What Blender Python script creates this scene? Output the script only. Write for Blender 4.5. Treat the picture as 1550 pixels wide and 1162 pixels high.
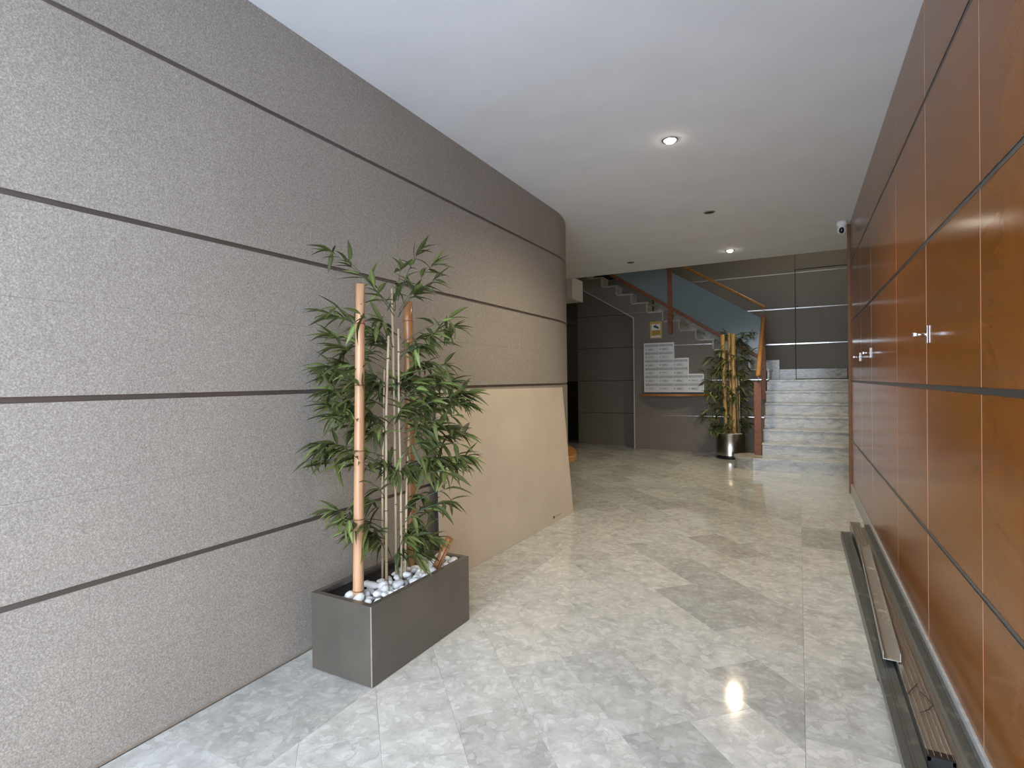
import bpy, bmesh, math, random
from mathutils import Vector, Matrix

for o in list(bpy.data.objects):
    bpy.data.objects.remove(o, do_unlink=True)
scene = bpy.context.scene
COL = scene.collection
random.seed(11)
PI = math.pi

# ------------------------------------------------------------------ camera
F_PX = 809.45
YAW, PITCH, ROLL = math.radians(28.2136), math.radians(-0.3607), math.radians(-0.7212)
fwd = Vector((-math.sin(YAW) * math.cos(PITCH), math.cos(YAW) * math.cos(PITCH), math.sin(PITCH)))
rgt = Vector((math.cos(YAW), math.sin(YAW), 0.0))
upv = rgt.cross(fwd)
cr = rgt * math.cos(ROLL) + upv * math.sin(ROLL)
cu = -rgt * math.sin(ROLL) + upv * math.cos(ROLL)
cam_data = bpy.data.cameras.new('camera')
cam_data.sensor_width = 36.0
cam_data.sensor_fit = 'HORIZONTAL'
cam_data.lens = F_PX / 1550.0 * 36.0
cam_data.clip_start = 0.02
cam = bpy.data.objects.new('camera', cam_data)
cam.matrix_world = Matrix(((cr.x, cu.x, -fwd.x, 0), (cr.y, cu.y, -fwd.y, 0), (cr.z, cu.z, -fwd.z, 1.27), (0, 0, 0, 1)))
COL.objects.link(cam)
scene.camera = cam

# ------------------------------------------------------------------ daylight, exposure
world = bpy.data.worlds.new('world')
scene.world = world
world.use_nodes = True
bg = world.node_tree.nodes['Background']
bg.inputs['Color'].default_value = (0.755, 0.865, 1.0, 1)
bg.inputs['Strength'].default_value = 10.5
# sampling portal in the street entrance behind the camera (emits nothing itself)
pl = bpy.data.lights.new('entrance_portal', 'AREA')
pl.shape = 'RECTANGLE'
pl.size, pl.size_y = 2.50, 2.70
pl.cycles.is_portal = True
po = bpy.data.objects.new('entrance_portal', pl)
po.location = (-0.785, -0.51, 1.36)
po.rotation_euler = (PI / 2, 0, 0)
COL.objects.link(po)
LAMP_W = 165.0
LAMP_COL = (1.0, 0.87, 0.60)
UP_W = 34.0
scene.view_settings.view_transform = 'Standard'
scene.view_settings.look = 'None'
scene.view_settings.exposure = 0.0
scene.view_settings.gamma = 1.0
scene.view_settings.use_curve_mapping = False

# ------------------------------------------------------------------ materials
def nmat(name):
    m = bpy.data.materials.new(name)
    m.use_nodes = True
    nt = m.node_tree
    return m, nt, nt.nodes['Principled BSDF']

def N(nt, typ, **kw):
    n = nt.nodes.new(typ)
    for k, v in kw.items():
        if k in n.inputs:
            n.inputs[k].default_value = v
        else:
            setattr(n, k, v)
    return n

def ramp(nt, stops):
    r = nt.nodes.new('ShaderNodeValToRGB')
    e = r.color_ramp.elements
    while len(e) < len(stops):
        e.new(0.5)
    for el, (p, c) in zip(e, stops):
        el.position = p
        el.color = (*c, 1)
    return r

def mixc(nt, a, b, fac, mode='MIX'):
    m = nt.nodes.new('ShaderNodeMix')
    m.data_type = 'RGBA'
    m.blend_type = mode
    for sock, v in ((6, a), (7, b), (0, fac)):
        if hasattr(v, 'is_output'):
            nt.links.new(v, m.inputs[sock])
        elif sock == 0:
            m.inputs[0].default_value = v
        else:
            m.inputs[sock].default_value = (*v, 1)
    return m.outputs[2]

def plain(name, col, rough=0.5, metal=0.0, noise=0.0, nscale=30.0, coat=0.0, spec=0.5, bump=0.0):
    m, nt, b = nmat(name)
    b.inputs['Roughness'].default_value = rough
    b.inputs['Metallic'].default_value = metal
    b.inputs['Specular IOR Level'].default_value = spec
    b.inputs['Coat Weight'].default_value = coat
    geo = N(nt, 'ShaderNodeNewGeometry')
    nz = N(nt, 'ShaderNodeTexNoise', Scale=nscale, Detail=5.0)
    nt.links.new(geo.outputs['Position'], nz.inputs['Vector'])
    lo = tuple(c * (1 - noise) for c in col)
    hi = tuple(min(1, c * (1 + noise)) for c in col)
    r = ramp(nt, [(0.3, lo), (0.7, hi)])
    nt.links.new(nz.outputs['Fac'], r.inputs['Fac'])
    nt.links.new(r.outputs['Color'], b.inputs['Base Color'])
    if bump:
        bp = N(nt, 'ShaderNodeBump', Strength=bump, Distance=0.002)
        nt.links.new(nz.outputs['Fac'], bp.inputs['Height'])
        nt.links.new(bp.outputs['Normal'], b.inputs['Normal'])
    return m

def granite():
    m, nt, b = nmat('speckled_wall_stone')
    geo = N(nt, 'ShaderNodeNewGeometry')
    n1 = N(nt, 'ShaderNodeTexNoise', Scale=190.0, Detail=3.0, Roughness=0.6, Distortion=0.6)
    n2 = N(nt, 'ShaderNodeTexNoise', Scale=1.6, Detail=4.0)
    n3 = N(nt, 'ShaderNodeTexNoise', Scale=75.0, Detail=2.0)
    for n in (n1, n2, n3):
        nt.links.new(geo.outputs['Position'], n.inputs['Vector'])
    r1 = ramp(nt, [(0.33, (0.223, 0.197, 0.170)), (0.5, (0.312, 0.277, 0.241)), (0.68, (0.455, 0.408, 0.358))])
    nt.links.new(n1.outputs['Fac'], r1.inputs['Fac'])
    r2 = ramp(nt, [(0.3, (0.92, 0.905, 0.90)), (0.7, (1.0, 1.0, 1.0))])
    nt.links.new(n2.outputs['Fac'], r2.inputs['Fac'])
    r3 = ramp(nt, [(0.3, (0.90, 0.90, 0.90)), (0.7, (1.0, 1.0, 1.0))])
    nt.links.new(n3.outputs['Fac'], r3.inputs['Fac'])
    c = mixc(nt, r1.outputs['Color'], r2.outputs['Color'], 1.0, 'MULTIPLY')
    c = mixc(nt, c, r3.outputs['Color'], 1.0, 'MULTIPLY')
    # brown dirt along the very foot of the wall
    sep = N(nt, 'ShaderNodeSeparateXYZ')
    nt.links.new(geo.outputs['Position'], sep.inputs[0])
    rz = ramp(nt, [(0.0, (1, 1, 1)), (0.022, (0, 0, 0))])
    nt.links.new(sep.outputs['Z'], rz.inputs['Fac'])
    c = mixc(nt, c, (0.21, 0.155, 0.11), rz.outputs['Color'])
    nt.links.new(c, b.inputs['Base Color'])
    b.inputs['Roughness'].default_value = 0.62
    bp = N(nt, 'ShaderNodeBump', Strength=0.28, Distance=0.0015)
    nt.links.new(n1.outputs['Fac'], bp.inputs['Height'])
    nt.links.new(bp.outputs['Normal'], b.inputs['Normal'])
    return m

def dark_wall():
    m, nt, b = nmat('dark_taupe_wall')
    geo = N(nt, 'ShaderNodeNewGeometry')
    n1 = N(nt, 'ShaderNodeTexNoise', Scale=120.0, Detail=4.0)
    n2 = N(nt, 'ShaderNodeTexNoise', Scale=2.0, Detail=4.0)
    for n in (n1, n2):
        nt.links.new(geo.outputs['Position'], n.inputs['Vector'])
    r1 = ramp(nt, [(0.3, (0.170, 0.143, 0.118)), (0.7, (0.226, 0.193, 0.160))])
    nt.links.new(n1.outputs['Fac'], r1.inputs['Fac'])
    r2 = ramp(nt, [(0.3, (0.88, 0.88, 0.88)), (0.7, (1, 1, 1))])
    nt.links.new(n2.outputs['Fac'], r2.inputs['Fac'])
    nt.links.new(mixc(nt, r1.outputs['Color'], r2.outputs['Color'], 1.0, 'MULTIPLY'), b.inputs['Base Color'])
    b.inputs['Roughness'].default_value = 0.55
    return m

def tile_coords(nt):
    geo = N(nt, 'ShaderNodeNewGeometry')
    oi = N(nt, 'ShaderNodeObjectInfo')
    mul = N(nt, 'ShaderNodeVectorMath', operation='SCALE')
    comb = N(nt, 'ShaderNodeCombineXYZ')
    nt.links.new(oi.outputs['Random'], comb.inputs[0])
    nt.links.new(oi.outputs['Random'], comb.inputs[1])
    mul.inputs['Scale'].default_value = 53.0
    nt.links.new(comb.outputs[0], mul.inputs[0])
    add = N(nt, 'ShaderNodeVectorMath', operation='ADD')
    nt.links.new(geo.outputs['Position'], add.inputs[0])
    nt.links.new(mul.outputs[0], add.inputs[1])
    return add.outputs[0], oi

def marble_floor():
    m, nt, b = nmat('polished_floor_marble')
    co, oi = tile_coords(nt)
    nd = N(nt, 'ShaderNodeTexNoise', Scale=9.0, Detail=5.0)
    nt.links.new(co, nd.inputs['Vector'])
    dv = N(nt, 'ShaderNodeVectorMath', operation='SCALE')
    dv.inputs['Scale'].default_value = 0.11
    nt.links.new(nd.outputs['Color'], dv.inputs[0])
    ad = N(nt, 'ShaderNodeVectorMath', operation='ADD')
    nt.links.new(co, ad.inputs[0])
    nt.links.new(dv.outputs[0], ad.inputs[1])
    cloud = N(nt, 'ShaderNodeTexNoise', Scale=11.0, Detail=9.0, Roughness=0.68)
    nt.links.new(ad.outputs[0], cloud.inputs['Vector'])
    rc = ramp(nt, [(0.30, (0.385, 0.374, 0.347)), (0.5, (0.515, 0.503, 0.472)), (0.70, (0.63, 0.616, 0.582))])
    nt.links.new(cloud.outputs['Fac'], rc.inputs['Fac'])
    c = rc.outputs['Color']
    # broken lighter clasts
    vo = N(nt, 'ShaderNodeTexVoronoi', Scale=38.0)
    nt.links.new(ad.outputs[0], vo.inputs['Vector'])
    rv = ramp(nt, [(0.80, (0, 0, 0)), (0.84, (1, 1, 1))])
    sx = N(nt, 'ShaderNodeSeparateColor')
    nt.links.new(vo.outputs['Color'], sx.inputs[0])
    nt.links.new(sx.outputs[0], rv.inputs['Fac'])
    cm = N(nt, 'ShaderNodeMath', operation='MULTIPLY')
    cm.inputs[1].default_value = 0.42
    nt.links.new(rv.outputs['Color'], cm.inputs[0])
    c = mixc(nt, c, (0.72, 0.705, 0.68), cm.outputs[0])
    # vein nets, two sizes, masked
    for sc, w, colr, amt, msc in ((30.0, 0.085, (0.40, 0.375, 0.34), 0.5, 5.0), (8.0, 0.018, (0.28, 0.262, 0.24), 0.5, 3.4)):
        ve = N(nt, 'ShaderNodeTexVoronoi', Scale=sc, feature='DISTANCE_TO_EDGE')
        nt.links.new(ad.outputs[0], ve.inputs['Vector'])
        r = ramp(nt, [(0.0, (1, 1, 1)), (w, (0, 0, 0))])
        nt.links.new(ve.outputs['Distance'], r.inputs['Fac'])
        mk = N(nt, 'ShaderNodeTexNoise', Scale=msc, Detail=3.0)
        nt.links.new(co, mk.inputs['Vector'])
        rm = ramp(nt, [(0.42, (0, 0, 0)), (0.62, (amt, amt, amt))])
        nt.links.new(mk.outputs['Fac'], rm.inputs['Fac'])
        mm = N(nt, 'ShaderNodeMath', operation='MULTIPLY')
        nt.links.new(r.outputs['Color'], mm.inputs[0])
        nt.links.new(rm.outputs['Color'], mm.inputs[1])
        c = mixc(nt, c, colr, mm.outputs[0])
    c = mixc(nt, c, oi.outputs['Color'], 1.0, 'MULTIPLY')
    nt.links.new(c, b.inputs['Base Color'])
    b.inputs['Roughness'].default_value = 0.085
    b.inputs['Specular IOR Level'].default_value = 0.5
    return m

def marble_stair():
    m, nt, b = nmat('veined_stair_marble')
    co, oi = tile_coords(nt)
    mp = N(nt, 'ShaderNodeMapping')
    mp.inputs['Rotation'].default_value = (0.0, 0.35, 0.2)
    mp.inputs['Scale'].default_value = (1.0, 1.0, 3.2)
    nt.links.new(co, mp.inputs['Vector'])
    n1 = N(nt, 'ShaderNodeTexNoise', Scale=4.5, Detail=7.0, Roughness=0.6, Distortion=1.4)
    nt.links.new(mp.outputs[0], n1.inputs['Vector'])
    r1 = ramp(nt, [(0.30, (0.25, 0.243, 0.228)), (0.46, (0.39, 0.368, 0.325)), (0.62, (0.515, 0.485, 0.425)), (0.8, (0.425, 0.40, 0.355))])
    nt.links.new(n1.outputs['Fac'], r1.inputs['Fac'])
    ve = N(nt, 'ShaderNodeTexNoise', Scale=6.0, Detail=8.0, Distortion=2.0)
    nt.links.new(mp.outputs[0], ve.inputs['Vector'])
    rv = ramp(nt, [(0.47, (0, 0, 0)), (0.50, (0.6, 0.6, 0.6)), (0.53, (0, 0, 0))])
    nt.links.new(ve.outputs['Fac'], rv.inputs['Fac'])
    c = mixc(nt, r1.outputs['Color'], (0.19, 0.185, 0.175), rv.outputs['Color'])
    nt.links.new(c, b.inputs['Base Color'])
    b.inputs['Roughness'].default_value = 0.2
    return m

def wood(name, a, bcol, c3, rough, scale=1.0, coat=0.0, axis_z=True):
    m, nt, b = nmat(name)
    co, oi = tile_coords(nt)
    mp = N(nt, 'ShaderNodeMapping')
    mp.inputs['Scale'].default_value = (1.0, 0.5, 1.1) if axis_z else (0.4, 0.4, 3.0)
    nt.links.new(co, mp.inputs['Vector'])
    n0 = N(nt, 'ShaderNodeTexNoise', Scale=1.6 * scale, Detail=3.0, Distortion=0.8)
    nt.links.new(mp.outputs[0], n0.inputs['Vector'])
    ml = N(nt, 'ShaderNodeMath', operation='MULTIPLY')
    ml.inputs[1].default_value = 10.5
    nt.links.new(n0.outputs['Fac'], ml.inputs[0])
    fr = N(nt, 'ShaderNodeMath', operation='PINGPONG')
    fr.inputs[1].default_value = 1.0
    nt.links.new(ml.outputs[0], fr.inputs[0])
    fine = N(nt, 'ShaderNodeTexNoise', Scale=60.0 * scale, Detail=4.0)
    mp2 = N(nt, 'ShaderNodeMapping')
    mp2.inputs['Scale'].default_value = (1.0, 0.10, 1.0) if axis_z else (0.1, 0.1, 1.0)
    nt.links.new(co, mp2.inputs['Vector'])
    nt.links.new(mp2.outputs[0], fine.inputs['Vector'])
    r1 = ramp(nt, [(0.0, a), (0.5, bcol), (1.0, c3)])
    nt.links.new(fr.outputs[0], r1.inputs['Fac'])
    r2 = ramp(nt, [(0.3, (0.96, 0.955, 0.95)), (0.7, (1, 1, 1))])
    nt.links.new(fine.outputs['Fac'], r2.inputs['Fac'])
    nt.links.new(mixc(nt, r1.outputs['Color'], r2.outputs['Color'], 1.0, 'MULTIPLY'), b.inputs['Base Color'])
    b.inputs['Roughness'].default_value = rough
    b.inputs['Specular IOR Level'].default_value = 0.17
    b.inputs['Coat Weight'].default_value = coat
    b.inputs['Coat Roughness'].default_value = 0.06
    return m

def galvanised(name, col, rough, dirt=(0.5, 0.5, 0.48), amt=0.3):
    m, nt, b = nmat(name)
    geo = N(nt, 'ShaderNodeNewGeometry')
    mp = N(nt, 'ShaderNodeMapping')
    mp.inputs['Scale'].default_value = (1.0, 0.08, 1.0)
    nt.links.new(geo.outputs['Position'], mp.inputs['Vector'])
    n1 = N(nt, 'ShaderNodeTexNoise', Scale=90.0, Detail=4.0)
    nt.links.new(mp.outputs[0], n1.inputs['Vector'])
    r1 = ramp(nt, [(0.3, tuple(c * 0.95 for c in col)), (0.7, tuple(min(1, c * 1.05) for c in col))])
    nt.links.new(n1.outputs['Fac'], r1.inputs['Fac'])
    n2 = N(nt, 'ShaderNodeTexNoise', Scale=14.0, Detail=6.0)
    nt.links.new(geo.outputs['Position'], n2.inputs['Vector'])
    r2 = ramp(nt, [(0.58, (0, 0, 0)), (0.66, (amt, amt, amt))])
    nt.links.new(n2.outputs['Fac'], r2.inputs['Fac'])
    nt.links.new(mixc(nt, r1.outputs['Color'], dirt, r2.outputs['Color']), b.inputs['Base Color'])
    b.inputs['Metallic'].default_value = 0.85
    b.inputs['Roughness'].default_value = rough
    return m

def emit(name, col, st):
    m, nt, b = nmat(name)
    b.inputs['Base Color'].default_value = (*col, 1)
    b.inputs['Emission Color'].default_value = (*col, 1)
    b.inputs['Emission Strength'].default_value = st
    return m

def leafmat(name, a, c):
    m, nt, b = nmat(name)
    uv = N(nt, 'ShaderNodeUVMap')
    sp = N(nt, 'ShaderNodeSeparateXYZ')
    nt.links.new(uv.outputs[0], sp.inputs[0])
    r = ramp(nt, [(0.0, a), (0.28, a), (0.42, c), (0.5, tuple(v * 0.75 for v in a)), (0.58, c), (0.72, a), (1.0, a)])
    nt.links.new(sp.outputs['X'], r.inputs['Fac'])
    nt.links.new(r.outputs['Color'], b.inputs['Base Color'])
    b.inputs['Roughness'].default_value = 0.5
    b.inputs['Specular IOR Level'].default_value = 0.25
    tr = N(nt, 'ShaderNodeBsdfTranslucent')
    nt.links.new(r.outputs['Color'], tr.inputs['Color'])
    mx = N(nt, 'ShaderNodeMixShader')
    mx.inputs[0].default_value = 0.16
    out = nt.nodes['Material Output']
    nt.links.new(b.outputs[0], mx.inputs[1])
    nt.links.new(tr.outputs[0], mx.inputs[2])
    nt.links.new(mx.outputs[0], out.inputs['Surface'])
    return m

def bamboo(name, a, c):
    m, nt, b = nmat(name)
    geo = N(nt, 'ShaderNodeNewGeometry')
    mp = N(nt, 'ShaderNodeMapping')
    mp.inputs['Scale'].default_value = (1.0, 1.0, 0.05)
    nt.links.new(geo.outputs['Position'], mp.inputs['Vector'])
    n1 = N(nt, 'ShaderNodeTexNoise', Scale=70.0, Detail=4.0)
    nt.links.new(mp.outputs[0], n1.inputs['Vector'])
    n2 = N(nt, 'ShaderNodeTexNoise', Scale=5.0, Detail=3.0)
    nt.links.new(geo.outputs['Position'], n2.inputs['Vector'])
    ad = N(nt, 'ShaderNodeMath', operation='ADD')
    nt.links.new(n1.outputs['Fac'], ad.inputs[0])
    nt.links.new(n2.outputs['Fac'], ad.inputs[1])
    hf = N(nt, 'ShaderNodeMath', operation='MULTIPLY')
    hf.inputs[1].default_value = 0.5
    nt.links.new(ad.outputs[0], hf.inputs[0])
    r = ramp(nt, [(0.35, a), (0.65, c)])
    nt.links.new(hf.outputs[0], r.inputs['Fac'])
    nt.links.new(r.outputs['Color'], b.inputs['Base Color'])
    b.inputs['Roughness'].default_value = 0.28
    return m

M = {}
M['granite'] = granite()
M['dark_wall'] = dark_wall()
M['floor'] = marble_floor()
M['stair'] = marble_stair()
M['wood_panel'] = wood('lacquered_wood_panel', (0.185, 0.060, 0.0080), (0.215, 0.072, 0.0100), (0.196, 0.064, 0.0085), 0.16, 0.9, 0.0)
M['wood_edge'] = plain('pale_wood_edge', (0.47, 0.255, 0.16), 0.4, noise=0.05)
M['wood_trim'] = plain('red_wood_trim', (0.19, 0.082, 0.026), 0.5, noise=0.15, nscale=20)
M['wood_rail'] = wood('amber_rail_wood', (0.30, 0.145, 0.045), (0.36, 0.18, 0.06), (0.27, 0.12, 0.035), 0.3, 3.0)
M['wood_post'] = wood('red_post_wood', (0.22, 0.085, 0.045), (0.27, 0.11, 0.06), (0.19, 0.07, 0.04), 0.35, 3.0)
M['wood_shelf'] = wood('shelf_wood', (0.38, 0.16, 0.05), (0.44, 0.20, 0.07), (0.34, 0.14, 0.045), 0.3, 3.0, axis_z=False)
M['pavement'] = plain('street_paving', (0.50, 0.54, 0.61), 0.8, noise=0.1)
M['ceiling'] = plain('white_ceiling_plaster', (0.79, 0.81, 0.835), 0.85, noise=0.03, nscale=3)
M['white_paint'] = plain('white_beam_paint', (0.60, 0.59, 0.56), 0.8, noise=0.03)
M['joint'] = plain('brown_joint_strip', (0.115, 0.092, 0.082), 0.4, metal=0.3, noise=0.12, nscale=8)
M['joint_steel'] = plain('dark_steel_channel', (0.13, 0.125, 0.12), 0.32, metal=0.7, noise=0.1)
M['chrome_strip'] = plain('bright_metal_strip', (0.72, 0.71, 0.69), 0.22, metal=0.9, noise=0.05)
M['trim_grey'] = plain('pale_grey_trim', (0.52, 0.51, 0.49), 0.45, noise=0.05)
M['grout'] = plain('grey_grout', (0.36, 0.35, 0.33), 0.8, noise=0.1)
M['skirt'] = plain('grey_stone_skirting', (0.38, 0.385, 0.39), 0.45, noise=0.2, nscale=60)
M['black'] = plain('black_plastic', (0.012, 0.012, 0.013), 0.4)
M['gap'] = plain('dark_gap', (0.02, 0.018, 0.016), 0.7)
M['dark_door'] = plain('near_black_door', (0.02, 0.024, 0.028), 0.5, noise=0.1)
M['planter'] = plain('bronze_grey_metal', (0.165, 0.146, 0.124), 0.30, metal=0.6, noise=0.10, nscale=6)
M['planter_edge'] = plain('worn_metal_edge', (0.50, 0.48, 0.45), 0.4, metal=0.6, noise=0.15)
M['soil'] = plain('black_soil', (0.018, 0.016, 0.014), 0.9, noise=0.3, bump=0.3)
M['pebble'] = plain('white_pebble', (0.72, 0.715, 0.70), 0.55, noise=0.12, nscale=40, bump=0.2)
M['pebble_grey'] = plain('pale_grey_pebble', (0.52, 0.52, 0.53), 0.55, noise=0.15, nscale=40, bump=0.2)
M['bamboo'] = bamboo('pale_bamboo', (0.40, 0.205, 0.105), (0.54, 0.315, 0.175))
M['bamboo_brown'] = bamboo('brown_bamboo', (0.30, 0.125, 0.045), (0.42, 0.20, 0.08))
M['bamboo_gold'] = bamboo('golden_bamboo', (0.40, 0.235, 0.07), (0.52, 0.33, 0.12))
M['bamboo_node'] = plain('bamboo_node', (0.24, 0.105, 0.05), 0.5, noise=0.2)
M['cane'] = bamboo('thin_cane', (0.38, 0.27, 0.16), (0.58, 0.46, 0.31))
M['cane_node'] = plain('cane_node', (0.16, 0.10, 0.06), 0.6, noise=0.2)
M['twig'] = plain('green_twig', (0.055, 0.080, 0.045), 0.5, noise=0.2)
M['leaf_dark'] = leafmat('leaf_dark', (0.066, 0.078, 0.026), (0.098, 0.112, 0.034))
M['leaf_mid'] = leafmat('leaf_mid', (0.112, 0.130, 0.040), (0.175, 0.20, 0.056))
M['leaf_light'] = leafmat('leaf_light', (0.15, 0.205, 0.06), (0.34, 0.42, 0.14))
M['slab'] = plain('beige_slab', (0.58, 0.50, 0.405), 0.5, noise=0.06, nscale=2.5)
M['steel'] = plain('brushed_steel', (0.50, 0.47, 0.43), 0.24, metal=1.0, noise=0.06, nscale=4)
M['chrome'] = plain('chrome', (0.62, 0.62, 0.64), 0.16, metal=1.0)
M['mail_body'] = plain('aluminium_mailbox', (0.72, 0.705, 0.68), 0.4, metal=0.35, noise=0.04)
M['mail_flap'] = plain('grey_mail_flap', (0.40, 0.39, 0.375), 0.45, metal=0.35, noise=0.04)
M['mail_door'] = plain('pale_mail_door', (0.66, 0.655, 0.64), 0.4, metal=0.2, noise=0.03)
M['paper'] = plain('paper_tag', (0.60, 0.59, 0.57), 0.7, noise=0.05)
M['ink'] = plain('ink', (0.06, 0.06, 0.06), 0.7)
M['sign_yellow'] = plain('yellow_sign', (0.62, 0.40, 0.075), 0.5, noise=0.05)
M['sign_brown'] = plain('ochre_sign_print', (0.28, 0.17, 0.02), 0.5)
M['sign_white'] = plain('white_sign_print', (0.72, 0.72, 0.72), 0.5)
M['cam_white'] = plain('white_camera_shell', (0.80, 0.80, 0.80), 0.35)
M['lens_black'] = plain('black_lens', (0.008, 0.008, 0.01), 0.08)
M['galv'] = galvanised('galvanised_steel', (0.40, 0.415, 0.405), 0.36)
M['galv_dark'] = galvanised('dull_galvanised_steel', (0.20, 0.218, 0.222), 0.38)
M['alu_brown'] = galvanised('bronze_aluminium', (0.42, 0.385, 0.335), 0.33, amt=0.15)
M['alu_dirty'] = galvanised('dirty_aluminium', (0.50, 0.49, 0.46), 0.42, (0.85, 0.84, 0.80), 0.85)
M['lamp_on'] = emit('lit_lamp_lens', (1.0, 0.90, 0.74), 55.0)
M['lamp_off'] = plain('unlit_lamp_lens', (0.035, 0.033, 0.03), 0.2)
M['ring'] = plain('lamp_ring', (0.45, 0.43, 0.40), 0.3, metal=0.9)

def glassmat():
    m, nt, b = nmat('frosted_blue_glass')
    b.inputs['Base Color'].default_value = (0.36, 0.43, 0.45, 1)
    b.inputs['Roughness'].default_value = 0.12
    tr = N(nt, 'ShaderNodeBsdfTranslucent')
    tr.inputs['Color'].default_value = (0.42, 0.54, 0.58, 1)
    mx = N(nt, 'ShaderNodeMixShader')
    mx.inputs[0].default_value = 0.5
    nt.links.new(b.outputs[0], mx.inputs[1])
    nt.links.new(tr.outputs[0], mx.inputs[2])
    nt.links.new(mx.outputs[0], nt.nodes['Material Output'].inputs['Surface'])
    return m
M['glass'] = glassmat()

# ------------------------------------------------------------------ helpers
def link(name, mesh, parent=None, mats=None):
    o = bpy.data.objects.new(name, mesh)
    COL.objects.link(o)
    if parent is not None:
        o.parent = parent
    if mats is not None:
        for mm in (mats if isinstance(mats, (list, tuple)) else [mats]):
            mesh.materials.append(M[mm])
    return o

def empty(name, label, cat, group=None, loc=(0, 0, 0)):
    o = bpy.data.objects.new(name, None)
    COL.objects.link(o)
    o.location = loc
    o.empty_display_size = 0.1
    return tag(o, label, cat, group)

def tag(o, label, cat, group=None, kind=None):
    o['label'] = label
    o['category'] = cat
    if group:
        o['group'] = group
    if kind:
        o['kind'] = kind
    return o

def struct(o, label=None, cat=None):
    o['kind'] = 'structure'
    if label:
        o['label'] = label
    if cat:
        o['category'] = cat
    return o

class MB:
    def __init__(s):
        s.v, s.f, s.mi, s.sm = [], [], [], []
    def add(s, verts, faces, mi=0, smooth=False):
        k = len(s.v)
        s.v += [tuple(v) for v in verts]
        for f in faces:
            s.f.append([k + i for i in f])
            s.mi.append(mi)
            s.sm.append(smooth)
        return s
    def box(s, x0, x1, y0, y1, z0, z1, mi=0):
        v = [(x0, y0, z0), (x1, y0, z0), (x1, y1, z0), (x0, y1, z0), (x0, y0, z1), (x1, y0, z1), (x1, y1, z1), (x0, y1, z1)]
        return s.add(v, [(0, 3, 2, 1), (4, 5, 6, 7), (0, 1, 5, 4), (1, 2, 6, 5), (2, 3, 7, 6), (3, 0, 4, 7)], mi)
    def prism(s, poly, d0, d1, axis='z', mi=0):
        def P(a, b, d):
            return {'z': (a, b, d), 'y': (a, d, b), 'x': (d, a, b)}[axis]
        n = len(poly)
        v = [P(a, b, d0) for a, b in poly] + [P(a, b, d1) for a, b in poly]
        f = [tuple(range(n))[::-1], tuple(range(n, 2 * n))] + [(i, (i + 1) % n, n + (i + 1) % n, n + i) for i in range(n)]
        return s.add(v, f, mi)
    def hexa(s, bottom, top, mi=0):
        v = list(bottom) + list(top)
        return s.add(v, [(0, 3, 2, 1), (4, 5, 6, 7), (0, 1, 5, 4), (1, 2, 6, 5), (2, 3, 7, 6), (3, 0, 4, 7)], mi)
    def tube(s, pts, radii, seg=10, mi=0, smooth=True, caps=True):
        pts = [Vector(p) for p in pts]
        n = len(pts)
        rings = []
        ref = None
        for i, p in enumerate(pts):
            t = (pts[min(i + 1, n - 1)] - pts[max(i - 1, 0)]).normalized()
            if ref is None:
                ref = Vector((1, 0, 0)) if abs(t.x) < 0.8 else Vector((0, 1, 0))
            a = (ref - t * ref.dot(t)).normalized()
            ref = a
            bb = t.cross(a)
            r = radii[i] if isinstance(radii, (list, tuple)) else radii
            rings.append([p + (a * math.cos(2 * PI * k / seg) + bb * math.sin(2 * PI * k / seg)) * r for k in range(seg)])
        v = [q for rg in rings for q in rg]
        f = []
        for i in range(n - 1):
            for k in range(seg):
                k2 = (k + 1) % seg
                f.append((i * seg + k, i * seg + k2, (i + 1) * seg + k2, (i + 1) * seg + k))
        s.add(v, f, mi, smooth)
        if caps:
            k0 = len(s.v) - len(v)
            s.f.append([k0 + k for k in range(seg)][::-1]); s.mi.append(mi); s.sm.append(False)
            s.f.append([k0 + (n - 1) * seg + k for k in range(seg)]); s.mi.append(mi); s.sm.append(False)
        return s
    def lathe(s, prof, cx, cy, seg=28, mi=0, smooth=True):
        n = len(prof)
        v = [(cx + r * math.cos(2 * PI * k / seg), cy + r * math.sin(2 * PI * k / seg), z) for r, z in prof for k in range(seg)]
        f = []
        for i in range(n - 1):
            for k in range(seg):
                k2 = (k + 1) % seg
                f.append((i * seg + k, i * seg + k2, (i + 1) * seg + k2, (i + 1) * seg + k))
        return s.add(v, f, mi, smooth)
    def mesh(s, name):
        me = bpy.data.meshes.new(name)
        me.from_pydata(s.v, [], s.f)
        me.polygons.foreach_set('material_index', s.mi)
        me.polygons.foreach_set('use_smooth', s.sm)
        me.validate()
        me.update()
        return me
    def obj(s, name, mats, parent=None, bevel=0.0, fix=True):
        me = s.mesh(name)
        if fix or bevel:
            bm = bmesh.new()
            bm.from_mesh(me)
            if bevel:
                bmesh.ops.bevel(bm, geom=[e for e in bm.edges], offset=bevel, segments=1, affect='EDGES', clamp_overlap=True)
            bmesh.ops.recalc_face_normals(bm, faces=bm.faces)
            bm.to_mesh(me)
            bm.free()
        return link(name, me, parent, mats)

def box(name, x0, x1, y0, y1, z0, z1, mats, parent=None, bevel=0.0):
    return MB().box(x0, x1, y0, y1, z0, z1).obj(name, mats, parent, bevel)

def clip(poly, a, b, c):
    """keep the side a*x + b*y <= c"""
    out = []
    for i in range(len(poly)):
        p, q = poly[i], poly[(i + 1) % len(poly)]
        dp, dq = a * p[0] + b * p[1] - c, a * q[0] + b * q[1] - c
        if dp <= 0:
            out.append(p)
        if dp * dq < 0:
            t = dp / (dp - dq)
            out.append((p[0] + t * (q[0] - p[0]), p[1] + t * (q[1] - p[1])))
    return out

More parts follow.
